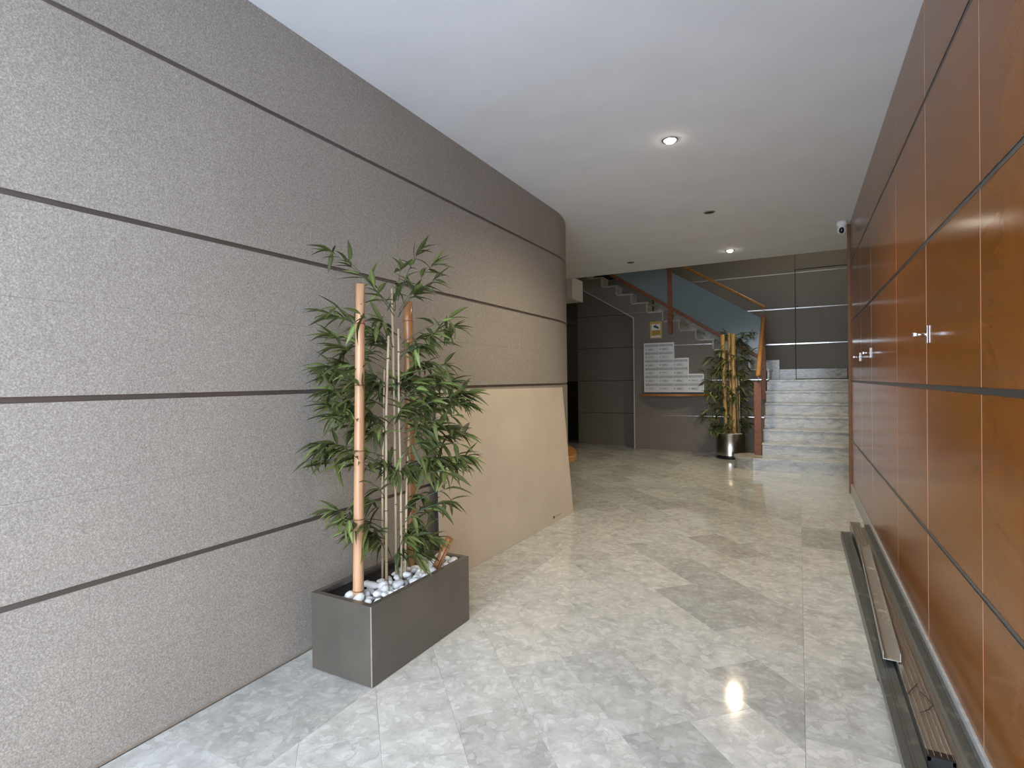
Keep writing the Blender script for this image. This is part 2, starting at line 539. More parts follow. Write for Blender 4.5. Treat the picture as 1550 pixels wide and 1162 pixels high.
def area(poly):
    return 0.5 * abs(sum(poly[i][0] * poly[(i + 1) % len(poly)][1] - poly[(i + 1) % len(poly)][0] * poly[i][1] for i in range(len(poly)))) if len(poly) > 2 else 0

# ------------------------------------------------------------------ setting: key numbers (metres)
XL, XR, ZC, Y0 = -2.062, 0.494, 2.91, -0.45
YA, RA = 4.75, 1.40                      # the left wall is straight to YA, then bends away on radius RA
YE = 8.11                                # edge of the low ceiling
YM, YR, YB = 9.69, 10.04, 10.60          # letterbox wall, recess under the stairs, landing back wall
LAND = 1.23
XS = 0.80                                # right wall of the stairwell

def wall_pt(s, off=0.0):
    """plan point at arc length s along the left wall; off > 0 goes into the wall"""
    if s <= YA:
        return (XL - off, s)
    L = RA * PI / 2
    cx, cy = XL - RA, YA
    if s <= YA + L:
        a = (s - YA) / RA
        return (cx + (RA - off) * math.cos(a), cy + (RA - off) * math.sin(a))
    return (cx - (s - YA - L), cy + RA - off)

# ------------------------------------------------------------------ floor
floor = struct(MB().box(-6.2, 1.0, Y0 - 0.2, 12.2, -0.10, -0.004).obj('floor', 'grout'))

def floor_tile(poly, tone):
    n = len(poly)
    cx = sum(p[0] for p in poly) / n
    cy = sum(p[1] for p in poly) / n
    g = 0.0006
    def shrink(d):
        out = []
        for x, y in poly:
            l = math.hypot(x - cx, y - cy) or 1
            out.append((x - (x - cx) / l * d, y - (y - cy) / l * d))
        return out
    o1, o2 = shrink(g), shrink(g + 0.0006)
    v = [(x, y, -0.004) for x, y in o1] + [(x, y, -0.0005) for x, y in o1] + [(x, y, 0.0) for x, y in o2]
    f = [tuple(range(2 * n, 3 * n))]
    for i in range(n):
        j = (i + 1) % n
        f += [(i, j, n + j, n + i), (n + i, n + j, 2 * n + j, 2 * n + i)]
    o = MB().add(v, f).obj('tile', 'floor', floor)
    o.color = (tone[0], tone[1], tone[2], 1)
    return o

rt = random.Random(5)
def tone():
    t = rt.choice([1.0, 0.98, 0.96, 0.94, 0.92, 1.0, 0.90, 0.86, 0.78, 0.82])
    w = rt.uniform(-0.012, 0.012)
    return (t * (1 + w), t, t * (1 - w))

BX0, BX1 = -1.570, 0.010
PU, PV = 0.2755, 0.570
s2 = math.sqrt(0.5)
for i in range(-24, 42):
    u0 = 0.082 + i * PU
    off = 1.700 if i % 2 == 0 else 1.985
    if i == 3:
        off = 1.708
    for j in range(-16, 30):
        v0 = off + (j - 1) * PV
        quad = [((u - v) * s2, (u + v) * s2) for u, v in ((u0, v0), (u0 + PU, v0), (u0 + PU, v0 + PV), (u0, v0 + PV))]
        for (xa, xb, ya, yb) in ((BX0, BX1, Y0, YM + 0.05), (-5.2, BX0, 4.95, 10.75)):
            p = quad
            for a, b, c in ((-1, 0, -xa), (1, 0, xb), (0, -1, -ya), (0, 1, yb)):
                p = clip(p, a, b, c)
                if len(p) < 3:
                    break
            if len(p) < 3 or area(p) < 0.002:
                continue
            cx = sum(q[0] for q in p) / len(p)
            cy = sum(q[1] for q in p) / len(p)
            if xb == BX0:                               # nothing under the bent wall
                ang = (cx - (XL - RA), cy - YA)
                if (cx < XL - RA and cy < YA + RA - 0.05) or (cx >= XL - RA and math.hypot(*ang) < RA - 0.1):
                    continue
                if cy > YM + 0.1 and cx > -2.55:
                    continue
            # the darker single tiles one can tell apart near the camera
            tn = tone()
            uc, vc = u0 + PU / 2, v0 + PV / 2
            for du, dv in ((1.04, 1.42), (1.60, 1.70), (1.87, 2.55), (0.22, 1.70), (0.22, 1.13)):
                if abs(uc - du) < 0.13 and abs(vc - dv) < 0.2:
                    tn = (0.74, 0.745, 0.75)
            floor_tile(p, tn)
y = Y0
ys = [4.545 + 0.604 * k for k in range(-11, 7)]
for k in range(len(ys) - 1):
    a, b = max(ys[k], Y0), min(ys[k + 1], 8.1)
    if b - a > 0.02:
        floor_tile([(BX1, a), (XR - 0.009, a), (XR - 0.009, b), (BX1, b)], tone())
    b2 = min(ys[k + 1] + 0.2, 4.95)
    a2 = max(ys[k] + 0.2, Y0)
    if b2 - a2 > 0.02:
        floor_tile([(XL, a2), (BX0, a2), (BX0, b2), (XL, b2)], tone())

# ------------------------------------------------------------------ left wall, straight then bent
def path(s0, s1):
    k = [s0]
    L = YA + RA * PI / 2
    if s1 > YA and s0 < L:
        n = max(1, int(math.ceil((min(s1, L) - max(s0, YA)) / 0.09)))
        a, b = max(s0, YA), min(s1, L)
        k += [a + (b - a) * i / n for i in range(n + 1)]
    k.append(s1)
    out = []
    for q in k:
        if not out or q - out[-1] > 1e-4:
            out.append(q)
    return out

def strip(s0, s1, z0, z1, o0, o1):
    ks = path(s0, s1)
    n = len(ks)
    v = []
    for q in ks:
        a, b = wall_pt(q, o0), wall_pt(q, o1)
        v += [(*a, z0), (*a, z1), (*b, z1), (*b, z0)]
    f = [(0, 1, 2, 3), tuple(4 * (n - 1) + t for t in (3, 2, 1, 0))]
    for i in range(n - 1):
        for t in range(4):
            t2 = (t + 1) % 4
            f.append((4 * i + t, 4 * i + t2, 4 * i + 4 + t2, 4 * i + 4 + t))
    return MB().add(v, f)

S1 = YA + RA * PI / 2 + 2.6
wall_left = struct(strip(Y0, S1, 0.0, ZC, 0.012, 0.14).obj('wall_left', 'grout'))
JL = [0.617, 1.230, 1.848, 2.478]
jw = 0.0095
rows = []
lo = 0.003
for z in JL + [ZC + jw]:
    hi = z - jw
    if hi - lo > 0.5:
        mid = (lo + hi) / 2
        rows += [(lo, mid), (mid, hi)]
    else:
        rows.append((lo, hi))
    lo = z + jw
TW = 0.628
for ri, (z0, z1) in enumerate(rows):
    shift = 0.885 + (0.314 if ri in (2, 3, 6) else 0.0)
    k = math.floor((Y0 - shift) / TW)
    while shift + k * TW < S1:
        a, b = max(Y0, shift + k * TW), min(S1, shift + (k + 1) * TW)
        k += 1
        if b - a < 0.02:
            continue
        strip(a + 0.0003, b - 0.0003, z0 + 0.0003, z1 - 0.0003, 0.0, 0.0125).obj('wall_tile', 'granite', wall_left)
for z in JL:
    strip(Y0, S1, z - jw - 0.001, z + jw + 0.001, 0.006, 0.0122).obj('joint_strip', 'joint', wall_left)

# ------------------------------------------------------------------ right wall of lacquered wood panels
YWE = 6.83
wall_right = struct(box('wall_right', XR + 0.0022, XS, Y0, YWE - 0.005, 0.0, ZC, 'wood_edge'))
JR = [0.586, 1.220, 1.849, 2.470]
SE = [Y0, -0.24, 0.55, 1.34, 2.13, 2.922, 3.73, 4.93, 5.72, YWE - 0.02]
zz = [0.11] + JR + [ZC]
for i in range(len(SE) - 1):
    for j in range(len(zz) - 1):
        za = zz[j] + (0.010 if j else 0)
        zb = zz[j + 1] - (0.010 if j < len(zz) - 2 else 0)
        g = 0.0020 if (SE[i] not in (2.922, 4.93)) else 0.0048
        box('wood_panel', XR, XR + 0.02, SE[i] + g, SE[i + 1] - (0.0048 if SE[i + 1] in (2.922, 4.93) else 0.0020), za, zb, 'wood_panel', wall_right, 0.0012)
for i in range(1, len(SE) - 1):
    wide = SE[i] in (2.922, 4.93)
    hw = 0.0044 if wide else 0.0018
    for j in range(len(zz) - 1):
        za = zz[j] + (0.011 if j else 0)
        zb = zz[j + 1] - (0.011 if j < len(zz) - 2 else 0)
        if wide:
            box('edge_band', XR - 0.0003, XR + 0.0025, SE[i] + 0.0008, SE[i] + hw, za, zb, 'wood_edge', wall_right)
            box('edge_band', XR + 0.0008, XR + 0.0025, SE[i] - hw, SE[i] - 0.0012, za, zb, 'wood_trim', wall_right)
        else:
            box('edge_band', XR - 0.0003, XR + 0.0025, SE[i] - hw, SE[i] + hw, za, zb, 'wood_edge', wall_right)
for z in JR:
    m = MB()
    m.box(XR + 0.0018, XR + 0.006, Y0, YWE - 0.02, z - 0.010, z + 0.010)
    m.box(XR - 0.001, XR + 0.0055, Y0, YWE - 0.02, z - 0.0105, z - 0.0085)
    m.box(XR - 0.001, XR + 0.0055, Y0, YWE - 0.02, z + 0.0085, z + 0.0105)
    m.obj('joint_channel', 'joint_steel', wall_right)
box('end_trim', XR - 0.022, XR + 0.02, YWE - 0.02, YWE + 0.004, 0.0, ZC, 'wood_trim', wall_right, 0.003)
struct(box('baseboard_right', XR - 0.009, XR + 0.002, Y0, YWE - 0.02, 0.0, 0.11, 'skirt', None, 0.0015))
box('wall_right_end', XR + 0.02, XS, YWE - 0.004, YWE + 0.03, 0.0, ZC, 'dark_wall', wall_right)

# ------------------------------------------------------------------ ceiling, street end, hall on the left
ceiling = struct(box('ceiling', -6.2, XS + 0.1, Y0 - 0.1, YE, ZC, ZC + 0.25, 'ceiling'))
struct(box('ceiling_upper', -6.2, 1.0, YE, 12.2, 5.2, 5.3, 'ceiling'))
struct(box('floor_street', -9.0, 9.0, -11.0, Y0 - 0.2, -0.15, -0.02, 'pavement'))
wf = MB()
wf.box(-6.2, -2.03, Y0 - 0.2, Y0, 0, ZC)
wf.box(0.47, 1.0, Y0 - 0.2, Y0, 0, ZC)
wf.box(-2.03, 0.47, Y0 - 0.2, Y0, 2.72, ZC)
struct(wf.obj('wall_front', 'dark_wall'))
struct(box('wall_hall_left', -6.2, -5.2, 6.2, 12.2, 0, 5.2, 'dark_wall'))
m = MB()
m.prism([(-6.2, 2.58), (-3.21, 2.58), (-3.21, ZC + 0.02), (-6.2, ZC + 0.02)], YE - 0.03, 8.56, 'y')
struct(m.obj('trim_1', 'white_paint'), 'white dropped beam at the edge of the low ceiling', 'beam')
struct(box('wall_upper_front', -6.2, 1.0, YE - 0.15, YE - 0.001, ZC + 0.25, 5.2, 'ceiling'))
struct(box('wall_stair_right', XS, XS + 0.15, YWE, 12.2, 0, 5.2, 'dark_wall'))
# recess under the upper flight, with grooves between its panels
wall_recess = struct(box('wall_recess', -3.89, -2.4, YR + 0.012, YR + 0.14, 0, 3.6, 'gap'))
zr = [0.0, 0.619, 1.245, 1.880, 2.506, 3.2]
for a, b in zip(zr[:-1], zr[1:]):
    box('wall_panel', -3.89, -2.4, YR, YR + 0.013, a + (0.005 if a else 0), b - 0.005, 'dark_wall', wall_recess)
struct(box('wall_passage_right', -3.89, -3.80, YR + 0.14, 12.0, 0, 3.6, 'dark_wall'))
struct(box('wall_hall_back', -5.2, -4.55, YR, YR + 0.14, 0, 5.2, 'dark_wall'))
door2 = struct(box('door_2', -5.2, -3.89, 10.70, 10.75, 0.02, 2.2, 'dark_door'), 'near-black door at the end of the dark passage', 'door')
struct(box('wall_passage_back', -5.2, -3.89, 10.70, 10.80, 2.2, 3.6, 'dark_door'))

# ------------------------------------------------------------------ letterbox wall below the upper flight
TRD, RIS, XF = 0.282, 0.179, -0.429
NST = 13
prof = [(-0.43, 0.0), (-2.655, 0.0), (-2.655, 2.385), (-4.40, 3.44), (-4.40, 3.9)]
top = []
for n in range(NST, 0, -1):
    xr0, xr1 = XF - TRD * (n - 1), XF - TRD * n
    z = LAND + RIS * n - 0.03
    top += [(xr1 - 0.012, z), (xr0 - 0.012, z)]
prof = [p for p in prof if p[0] > top[0][0] or p[1] < 3.5]
prof = [(-0.43, 0.0), (-2.655, 0.0), (-2.655, 2.385), (top[0][0], 2.385 + (-2.655 - top[0][0]) * 0.606)] + top + [(-0.43, LAND)]
wall_mail = struct(MB().prism(prof, YM + 0.004, YR - 0.002, 'y').obj('wall_letterbox', 'dark_wall'))
# panels on its face, cut to the slope of the flight
edges = [0.0, 0.615, 1.235, 1.857, 2.478, 3.6]
for a, b in zip(edges[:-1], edges[1:]):
    p = clip(clip(prof, 0, -1, -(a + (0.004 if a else 0))), 0, 1, b - 0.004)
    # remove duplicate points left by clipping the stepped outline
    q = []
    for t in p:
        if not q or math.hypot(t[0] - q[-1][0], t[1] - q[-1][1]) > 1e-5:
            q.append(t)
    if len(q) > 2:
        bm = bmesh.new()
        vs = [bm.verts.new((x, YM, z)) for x, z in q]
        fc = bm.faces.new(vs)
        r = bmesh.ops.extrude_face_region(bm, geom=[fc])
        for e in r['geom']:
            if isinstance(e, bmesh.types.BMVert):
                e.co.y += 0.005
        bmesh.ops.recalc_face_normals(bm, faces=bm.faces)
        me = bpy.data.meshes.new('wall_panel')
        bm.to_mesh(me); bm.free()
        link('wall_panel', me, wall_mail, 'dark_wall')
for z, xa, xb in ((0.615, -2.64, -0.44), (1.235, -2.64, -0.44), (1.857, -2.64, -1.30), (2.478, -3.0, -2.42)):
    box('metal_strip', xa, xb, YM - 0.002, YM + 0.005, z - 0.005, z + 0.005, 'chrome_strip', wall_mail)
m = MB()
m.box(-2.668, -2.652, YM - 0.004, YM + 0.03, 0, 2.392)
a, b = (-2.652, 2.378), (-4.05, 2.378 + 1.398 * 0.606)
m.prism([a, (a[0], a[1] + 0.018), (b[0], b[1] + 0.018), b], YM - 0.004, YM + 0.03, 'y')
m.obj('edge_trim', 'trim_grey', wall_mail)

# ------------------------------------------------------------------ landing back wall with flush door
wall_back = struct(box('wall_back', -6.2, XS, YB + 0.012, YB + 0.15, 0, 5.2, 'gap'))
ez = [LAND, 1.853, 2.475, 3.092, 3.72, 4.35, 5.2]
for a, b in zip(ez[:-1], ez[1:]):
    box('wall_panel', -5.2, -0.050, YB, YB + 0.013, a + 0.004, b - 0.004, 'dark_wall', wall_back)
    if a > 3.0:
        box('wall_panel', -0.042, XS, YB, YB + 0.013, max(a, 3.150) + 0.004, b - 0.004, 'dark_wall', wall_back)
box('wall_panel', 0.752, XS, YB, YB + 0.013, LAND, 3.15, 'dark_wall', wall_back)
for z in ez[1:4]:
    box('metal_strip', -5.2, -0.050, YB - 0.003, YB + 0.006, z - 0.009, z + 0.009, 'chrome_strip', wall_back)
door1 = struct(box('door_1', -0.040, 0.742, YB + 0.008, YB + 0.012, LAND + 0.02, 3.146, 'gap'), 'flush dark panelled door on the stair landing', 'door')
dz = [LAND + 0.185, 1.853, 2.475, 3.092, 3.142]
for a, b in zip(dz[:-1], dz[1:]):
    box('door_panel', -0.038, 0.738, YB - 0.001, YB + 0.009, a + 0.003, b - 0.003, 'dark_wall', door1)
for z in dz[1:4]:
    box('metal_strip', -0.036, 0.736, YB - 0.004, YB + 0.006, z - 0.009, z + 0.009, 'chrome_strip', door1)
box('door_plinth', -0.036, 0.72, YB - 0.012, YB + 0.005, LAND + 0.012, LAND + 0.182, 'stair', door1)
MB().tube([(-0.015, YB - 0.012, 2.50), (-0.015, YB + 0.005, 2.50)], 0.012).obj('peephole', 'black', door1)
# stepped marble skirting at the foot of the back wall
bb = struct(box('baseboard_back', -0.299, -0.046, YB - 0.014, YB + 0.001, LAND, LAND + 0.18, 'stair', None, 0.002))
box('baseboard_back_end', 0.742, XS, YB - 0.014, YB + 0.001, LAND, LAND + 0.18, 'stair', bb, 0.002)
for n in range(1, NST):
    x1 = -0.30 - TRD * (n - 1)
    box('skirting_block', x1 - TRD + 0.001, x1, YB - 0.014, YB + 0.001, LAND + RIS * (n - 1), LAND + RIS * (n + 1) - 0.01, 'stair', bb, 0.002)

# ------------------------------------------------------------------ lower flight of marble stairs
RL, TL_, YN = LAND / 7, 0.275, 7.96
XSL = -0.465
st = empty('staircase', 'lower flight of pale marble steps climbing to the landing beside the wood panelling', 'staircase')
def first_step(off, z0, z1, name):
    c, r = (-0.56, 8.23), 0.27 - off
    poly = [(XS - 0.002, 8.23 - r)]
    for k in range(0, 17):
        a = -PI / 2 - PI * k / 16
        poly.append((c[0] + r * math.cos(a), c[1] + r * math.sin(a)))
    poly.append((XS - 0.002, 8.23 + r))
    return MB().prism(poly, z0, z1, 'z').obj(name, 'stair', st)
first_step(0.018, 0.0, RL - 0.03, 'riser')
first_step(0.0, RL - 0.03, RL, 'tread')
for k in range(2, 8):
    yn = YN + TL_ * (k - 1)
    z = RL * k
    box('riser', XSL + 0.008, XS - 0.002, yn + 0.018, yn + 0.038, RL * (k - 1), z - 0.03, 'stair', st)
    yb = yn + TL_ + 0.03 if k < 7 else YB
    box('tread', XSL if k < 7 else -0.43, XS - 0.002, yn, yb, z - 0.03, z, 'stair', st, 0.004)
pr = [(8.30, 0.0)]
for k in range(2, 8):
    yn = YN + TL_ * (k - 1) + 0.038
    pr += [(yn, RL * (k - 1)), (yn, RL * k - 0.03)]
pr += [(YB - 0.01, LAND - 0.03), (YB - 0.01, 0.0)]
pr[0] = (pr[1][0], 0.0)
MB().prism(pr, XSL + 0.012, XS - 0.002, 'x').obj('stair_body', 'dark_wall', st)

# ------------------------------------------------------------------ upper flight
su = empty('staircase', 'upper flight of marble steps rising to the left behind the glass railing', 'staircase')
for n in range(1, NST + 1):
    xr = XF - TRD * (n - 1)
    z1 = LAND + RIS * n
    box('riser', xr - 0.022, xr, YM - 0.004, YB - 0.014, z1 - RIS, z1 - 0.03, 'stair', su)
    box('tread', xr - TRD - 0.001, xr + 0.014, YM - 0.010, YB - 0.014, z1 - 0.03, z1, 'stair', su, 0.003)

# ------------------------------------------------------------------ railing
ra = empty('stair_railing', 'timber and frosted blue glass railing of the stairs', 'railing')
def bar(p0, p1, w, h, name, mat, parent, bevel=0.006):
    """rectangular bar from p0 to p1; w across (horizontal), h the other way"""
    p0, p1 = Vector(p0), Vector(p1)
    d = (p1 - p0).normalized()
    side = d.cross(Vector((0, 0, 1)))
    side = side.normalized() if side.length > 1e-4 else Vector((1, 0, 0))
    up = side.cross(d).normalized()
    q = [p + side * a * w / 2 + up * b * h / 2 for p in (p0, p1) for a, b in ((-1, -1), (1, -1), (1, 1), (-1, 1))]
    return MB().hexa(q[:4], q[4:]).obj(name, mat, parent, bevel)
po1 = box('newel_post', -0.562, -0.468, 8.285, 8.335, RL, 1.207, 'wood_post', ra, 0.004)
MB().tube([(-0.517, 8.276, 0.526), (-0.517, 8.29, 0.526)], 0.016).obj('screw_cap', 'bamboo_node', po1)
MB().tube([(-0.503, 8.31, 1.20), (-0.503, 8.31, 1.335)], 0.006).obj('pin', 'chrome', po1)
bar((-0.503, 8.22, 1.285), (-0.503, 9.62, 2.235), 0.058, 0.045, 'handrail', 'wood_rail', ra, 0.012)
po2 = box('newel_post', -0.538, -0.468, 9.605, 9.672, 0.90, 2.295, 'wood_post', ra, 0.004)
MB().tube([(-0.503, 9.64, 2.29), (-0.503, 9.64, 2.40)], 0.006).obj('pin', 'chrome', po2)
YG = 9.655
bar((-0.475, YG, 2.405), (-0.475 - 2.2, YG, 2.405 + 2.2 * 0.635), 0.045, 0.052, 'handrail', 'wood_rail', ra, 0.012)
bl = lambda x: 1.615 + (-0.594 - x) * 0.648
gt = lambda x: 2.249 + (-0.549 - x) * 0.632
bar((-0.545, YG, bl(-0.545)), (-3.6, YG, bl(-3.6)), 0.04, 0.055, 'bottom_rail', 'wood_post', ra, 0.008)
for xa, xb in ((-1.958, -0.540), (-3.55, -2.028)):
    MB().prism([(xb, bl(xb) + 0.03), (xb, gt(xb)), (xa, gt(xa)), (xa, bl(xa) + 0.03)], YG - 0.006, YG + 0.006, 'y').obj('glass_panel', 'glass', ra)
pts = [(-1.956, 3.8), (-2.031, 3.8)]
for k in range(0, 9):
    a = PI + PI * k / 8
    pts.append((-1.9935 + 0.0375 * math.cos(a), 2.055 + 0.0375 + 0.0375 * math.sin(a)))
ps = MB().prism(pts, 9.625, 9.688, 'y').obj('hanging_post', 'wood_post', ra)
for z in (2.10, 2.20):
    MB().tube([(-1.9935, 9.618, z), (-1.9935, 9.63, z)], 0.013).obj('screw_cap', 'bamboo_node', ps)

# ------------------------------------------------------------------ letterboxes
mb = empty('mailbox_unit', 'stepped block of aluminium letterboxes on the dark wall under the stairs', 'mailbox', loc=(0, 0, 0))
MX0, MZ0, MW, MH, MY = -2.452, 1.032, 0.2470, 0.1400, 9.600
ncol = [4, 4, 3, 3, 2, 2]
fr = 0.018
m = MB()
out = [(MX0, MZ0)]
for a, rows_ in ((4, 2), (3, 4), (2, 6)):
    out += [(MX0 + a * MW + 2 * fr, MZ0 + (rows_ - 2) * MH + (2 * fr if rows_ > 2 else 0)), (MX0 + a * MW + 2 * fr, MZ0 + rows_ * MH + 2 * fr)]
out.append((MX0, MZ0 + 6 * MH + 2 * fr))
m.prism(out, MY + 0.010, YM - 0.001, 'y')
m.obj('cabinet_body', 'mail_body', mb)
# raised frame along the stepped outline
m = MB()
def fbox(x0, x1, z0, z1):
    m.box(x0, x1, MY - 0.004, MY + 0.012, z0, z1)
fbox(MX0, MX0 + fr, MZ0 + fr, out[-1][1] - fr)
fbox(MX0, out[1][0], MZ0, MZ0 + fr)
for a, rows_ in ((4, 2), (3, 4), (2, 6)):
    xr = MX0 + a * MW + 2 * fr
    zt = MZ0 + rows_ * MH + 2 * fr
    fbox(xr - fr, xr, MZ0 + (rows_ - 2) * MH + (fr if rows_ == 2 else 2 * fr), zt - fr)
    fbox(MX0 + (a - 1) * MW + fr if a > 2 else MX0, xr, zt - fr, zt)
m.obj('frame', 'mail_body', mb)
rq = random.Random(3)
for r in range(6):
    for c in range(ncol[r]):
        x0 = MX0 + fr + c * MW
        z0 = MZ0 + fr + r * MH
        fl = box('mail_flap', x0 + 0.004, x0 + MW - 0.004, MY + 0.002, MY + 0.011, z0 + 0.092, z0 + MH - 0.006, 'mail_flap', mb, 0.001)
        d = box('mailbox_door', x0 + 0.004, x0 + MW - 0.004, MY - 0.002, MY + 0.011, z0 + 0.004, z0 + 0.084, 'mail_door', mb, 0.0015)
        MB().tube([(x0 + 0.026, MY - 0.007, z0 + 0.044), (x0 + 0.026, MY, z0 + 0.044)], 0.0085, 10).obj('lock', 'ink', d)
        MB().box(x0 + 0.055, x0 + 0.168, MY - 0.0045, MY - 0.001, z0 + 0.022, z0 + 0.064).obj('nameplate_frame', 'mail_flap', d)
        t = MB().box(x0 + 0.059, x0 + 0.164, MY - 0.0055, MY - 0.004, z0 + 0.026, z0 + 0.060)
        for q in range(rq.choice([1, 2, 2])):
            zz_ = z0 + 0.048 - q * 0.013
            t.box(x0 + 0.066, x0 + 0.066 + rq.uniform(0.05, 0.085), MY - 0.0060, MY - 0.0054, zz_ - 0.002, zz_ + 0.003, 1)
        t.obj('nameplate', ['paper', 'ink'], d)
# segment-shaped shelf below
pts = [(-2.545, YM - 0.001), (-2.545, YM - 0.05)]
for k in range(0, 13):
    t = k / 12
    pts.append((-2.525 + t * 1.175, YM - 0.075 - 0.20 * math.sin(PI * t)))
pts += [(-1.33, YM - 0.05), (-1.33, YM - 0.001)]
tag(MB().prism(pts, 0.965, 1.000, 'z').obj('wall_shelf', 'wood_shelf', None, 0.003), 'curved orange wood shelf under the letterboxes', 'shelf')

# ------------------------------------------------------------------ video surveillance sign
sg = tag(box('warning_sign', -2.356, -2.150, YM - 0.006, YM - 0.001, 1.996, 2.297, 'sign_yellow'), 'yellow video surveillance sign above the letterboxes', 'sign')
sy = YM - 0.0075
box('sign_picture', -2.330, -2.177, sy, YM - 0.005, 2.145, 2.250, 'sign_white', sg)
m = MB()
cxs, czs = -2.248, 2.197
def rot(pts, a, cx, cz):
    return [(cx + x * math.cos(a) - z * math.sin(a), cz + x * math.sin(a) + z * math.cos(a)) for x, z in pts]
m.prism(rot([(-0.048, -0.018), (0.03, -0.018), (0.03, 0.02), (-0.048, 0.02)], -0.42, cxs, czs), sy - 0.001, sy + 0.0005, 'y')
m.prism(rot([(0.03, -0.012), (0.052, -0.016), (0.052, 0.014), (0.03, 0.012)], -0.42, cxs, czs), sy - 0.001, sy + 0.0005, 'y')
m.prism([(cxs - 0.006, czs + 0.01), (cxs + 0.006, czs + 0.01), (cxs + 0.006, 2.247), (cxs - 0.006, 2.247)], sy - 0.001, sy + 0.0005, 'y')
m.obj('camera_symbol', 'ink', sg)
m = MB()
for k in range(7):
    zt = 2.128 - k * 0.0115
    m.box(-2.322, -2.322 + (0.138 if k != 6 else 0.09), sy, YM - 0.005, zt - 0.004, zt + 0.003)
m.obj('sign_small_print', 'sign_brown', sg)
box('sign_blank_field', -2.335, -2.172, sy, YM - 0.005, 2.013, 2.043, 'sign_white', sg)
def text_mesh(txt, size, name, mat, parent, mw, width=None):
    cu_ = bpy.data.curves.new('t', 'FONT')
    cu_.body = txt
    cu_.size = size
    cu_.align_x, cu_.align_y = 'CENTER', 'CENTER'
    cu_.extrude = 0.0003
    o = bpy.data.objects.new('t', cu_)
    COL.objects.link(o)
    bpy.context.view_layer.update()
    me = bpy.data.meshes.new_from_object(o.evaluated_get(bpy.context.evaluated_depsgraph_get()))
    bpy.data.objects.remove(o, do_unlink=True)
    if width:
        xs = [v.co.x for v in me.vertices]
        k = width / (max(xs) - min(xs))
        for v in me.vertices:
            v.co.x *= k
    me.transform(mw)
    me.materials.clear()
    return link(name, me, parent, mat)
text_mesh('ZONA VIDEOVIGILADA', 0.022, 'sign_heading', 'sign_brown', sg, Matrix.Translation((-2.253, sy, 2.272)) @ Matrix.Rotation(PI / 2, 4, 'X'), 0.165)

# ------------------------------------------------------------------ recessed ceiling lamps
def downlight(x, y, lit, label):
    o = empty('downlight', label, 'ceiling lamp', 'recessed ceiling lamps', (x, y, ZC))
    m = MB().lathe([(0.040, -0.001), (0.042, -0.006), (0.052, -0.006), (0.055, 0.0), (0.040, 0.0)], 0, 0, 24)
    m.obj('trim_ring', 'ring', o)
    m = MB()
    m.lathe([(0.0005, -0.024), (0.014, -0.0225), (0.026, -0.017), (0.034, -0.009), (0.040, -0.001)] if lit else [(0.0005, -0.003), (0.030, -0.0035), (0.041, -0.002)], 0, 0, 24)
    m.obj('lens', 'lamp_on' if lit else 'lamp_off', o)
    if lit:
        L = bpy.data.lights.new('downlight_light', 'SPOT')
        L.energy = LAMP_W
        L.color = LAMP_COL
        L.spot_size = math.radians(150)
        L.spot_blend = 1.0
        L.shadow_soft_size = 0.035
        lo_ = bpy.data.objects.new('downlight_light', L)
        COL.objects.link(lo_)
        lo_.parent = o
        lo_.location = (0, 0, -0.045)
    return o
downlight(-0.768, 3.774, True, 'bright lit ceiling lamp nearest the camera, over the middle of the hall')
downlight(-0.768, 7.416, True, 'smaller lit ceiling lamp near the foot of the stairs')
downlight(-0.765, 5.60, False, 'unlit round ceiling lamp between the two lit ones')
downlight(-2.067, 7.433, False, 'unlit ceiling lamp in front of the upper stair flight, left of the lit ones')
up_ = empty('landing_lamp', 'opal ceiling lamp high above the stair landing', 'ceiling lamp', None, (0.35, 9.7, 5.2))
MB().lathe([(0.0005, -0.09), (0.08, -0.08), (0.13, -0.05), (0.15, 0.0)], 0, 0, 24).obj('shade', emit('lit_opal_shade', (1.0, 0.95, 0.72), 4.0) and 'paper', up_)
L = bpy.data.lights.new('landing_light', 'POINT')
L.energy = UP_W
L.color = (1.0, 0.93, 0.70)
L.shadow_soft_size = 0.12
lo_ = bpy.data.objects.new('landing_light', L)
COL.objects.link(lo_)
lo_.parent = up_
lo_.location = (0, 0, -0.25)

# ------------------------------------------------------------------ security camera
cc = empty('security_camera', 'small white dome security camera at the top end of the wood panelling', 'camera', None, (0.415, 6.67, ZC))
MB().lathe([(0.0005, 0.0), (0.046, 0.0), (0.048, -0.025), (0.040, -0.050), (0.022, -0.060), (0.0005, -0.060)], 0, 0, 24).obj('mount', 'cam_white', cc)
bm = bmesh.new()
bmesh.ops.create_uvsphere(bm, u_segments=24, v_segments=16, radius=0.045)
me = bpy.data.meshes.new('ball'); bm.to_mesh(me); bm.free()
for p in me.polygons: p.use_smooth = True
ball = link('ball_housing', me, cc, 'cam_white'); ball.location = (0, 0, -0.090)
d = (Vector((0, 0, 1.27)) - Vector((0.415, 6.67, 2.82))).normalized()
d = (d + Vector((-0.08, 0, 0))).normalized()
bm = bmesh.new()
bmesh.ops.create_uvsphere(bm, u_segments=24, v_segments=12, radius=0.034)
me = bpy.data.meshes.new('lens')
mt = Matrix.Translation(Vector((0, 0, 0)) + d * 0.026) @ d.to_track_quat('Z', 'Y').to_matrix().to_4x4() @ Matrix.Diagonal((0.82, 1.0, 0.66, 1))
bmesh.ops.transform(bm, matrix=mt, verts=bm.verts)
bm.to_mesh(me); bm.free()
for p in me.polygons: p.use_smooth = True
ln = link('lens', me, cc, 'lens_black'); ln.location = (0, 0, -0.090)

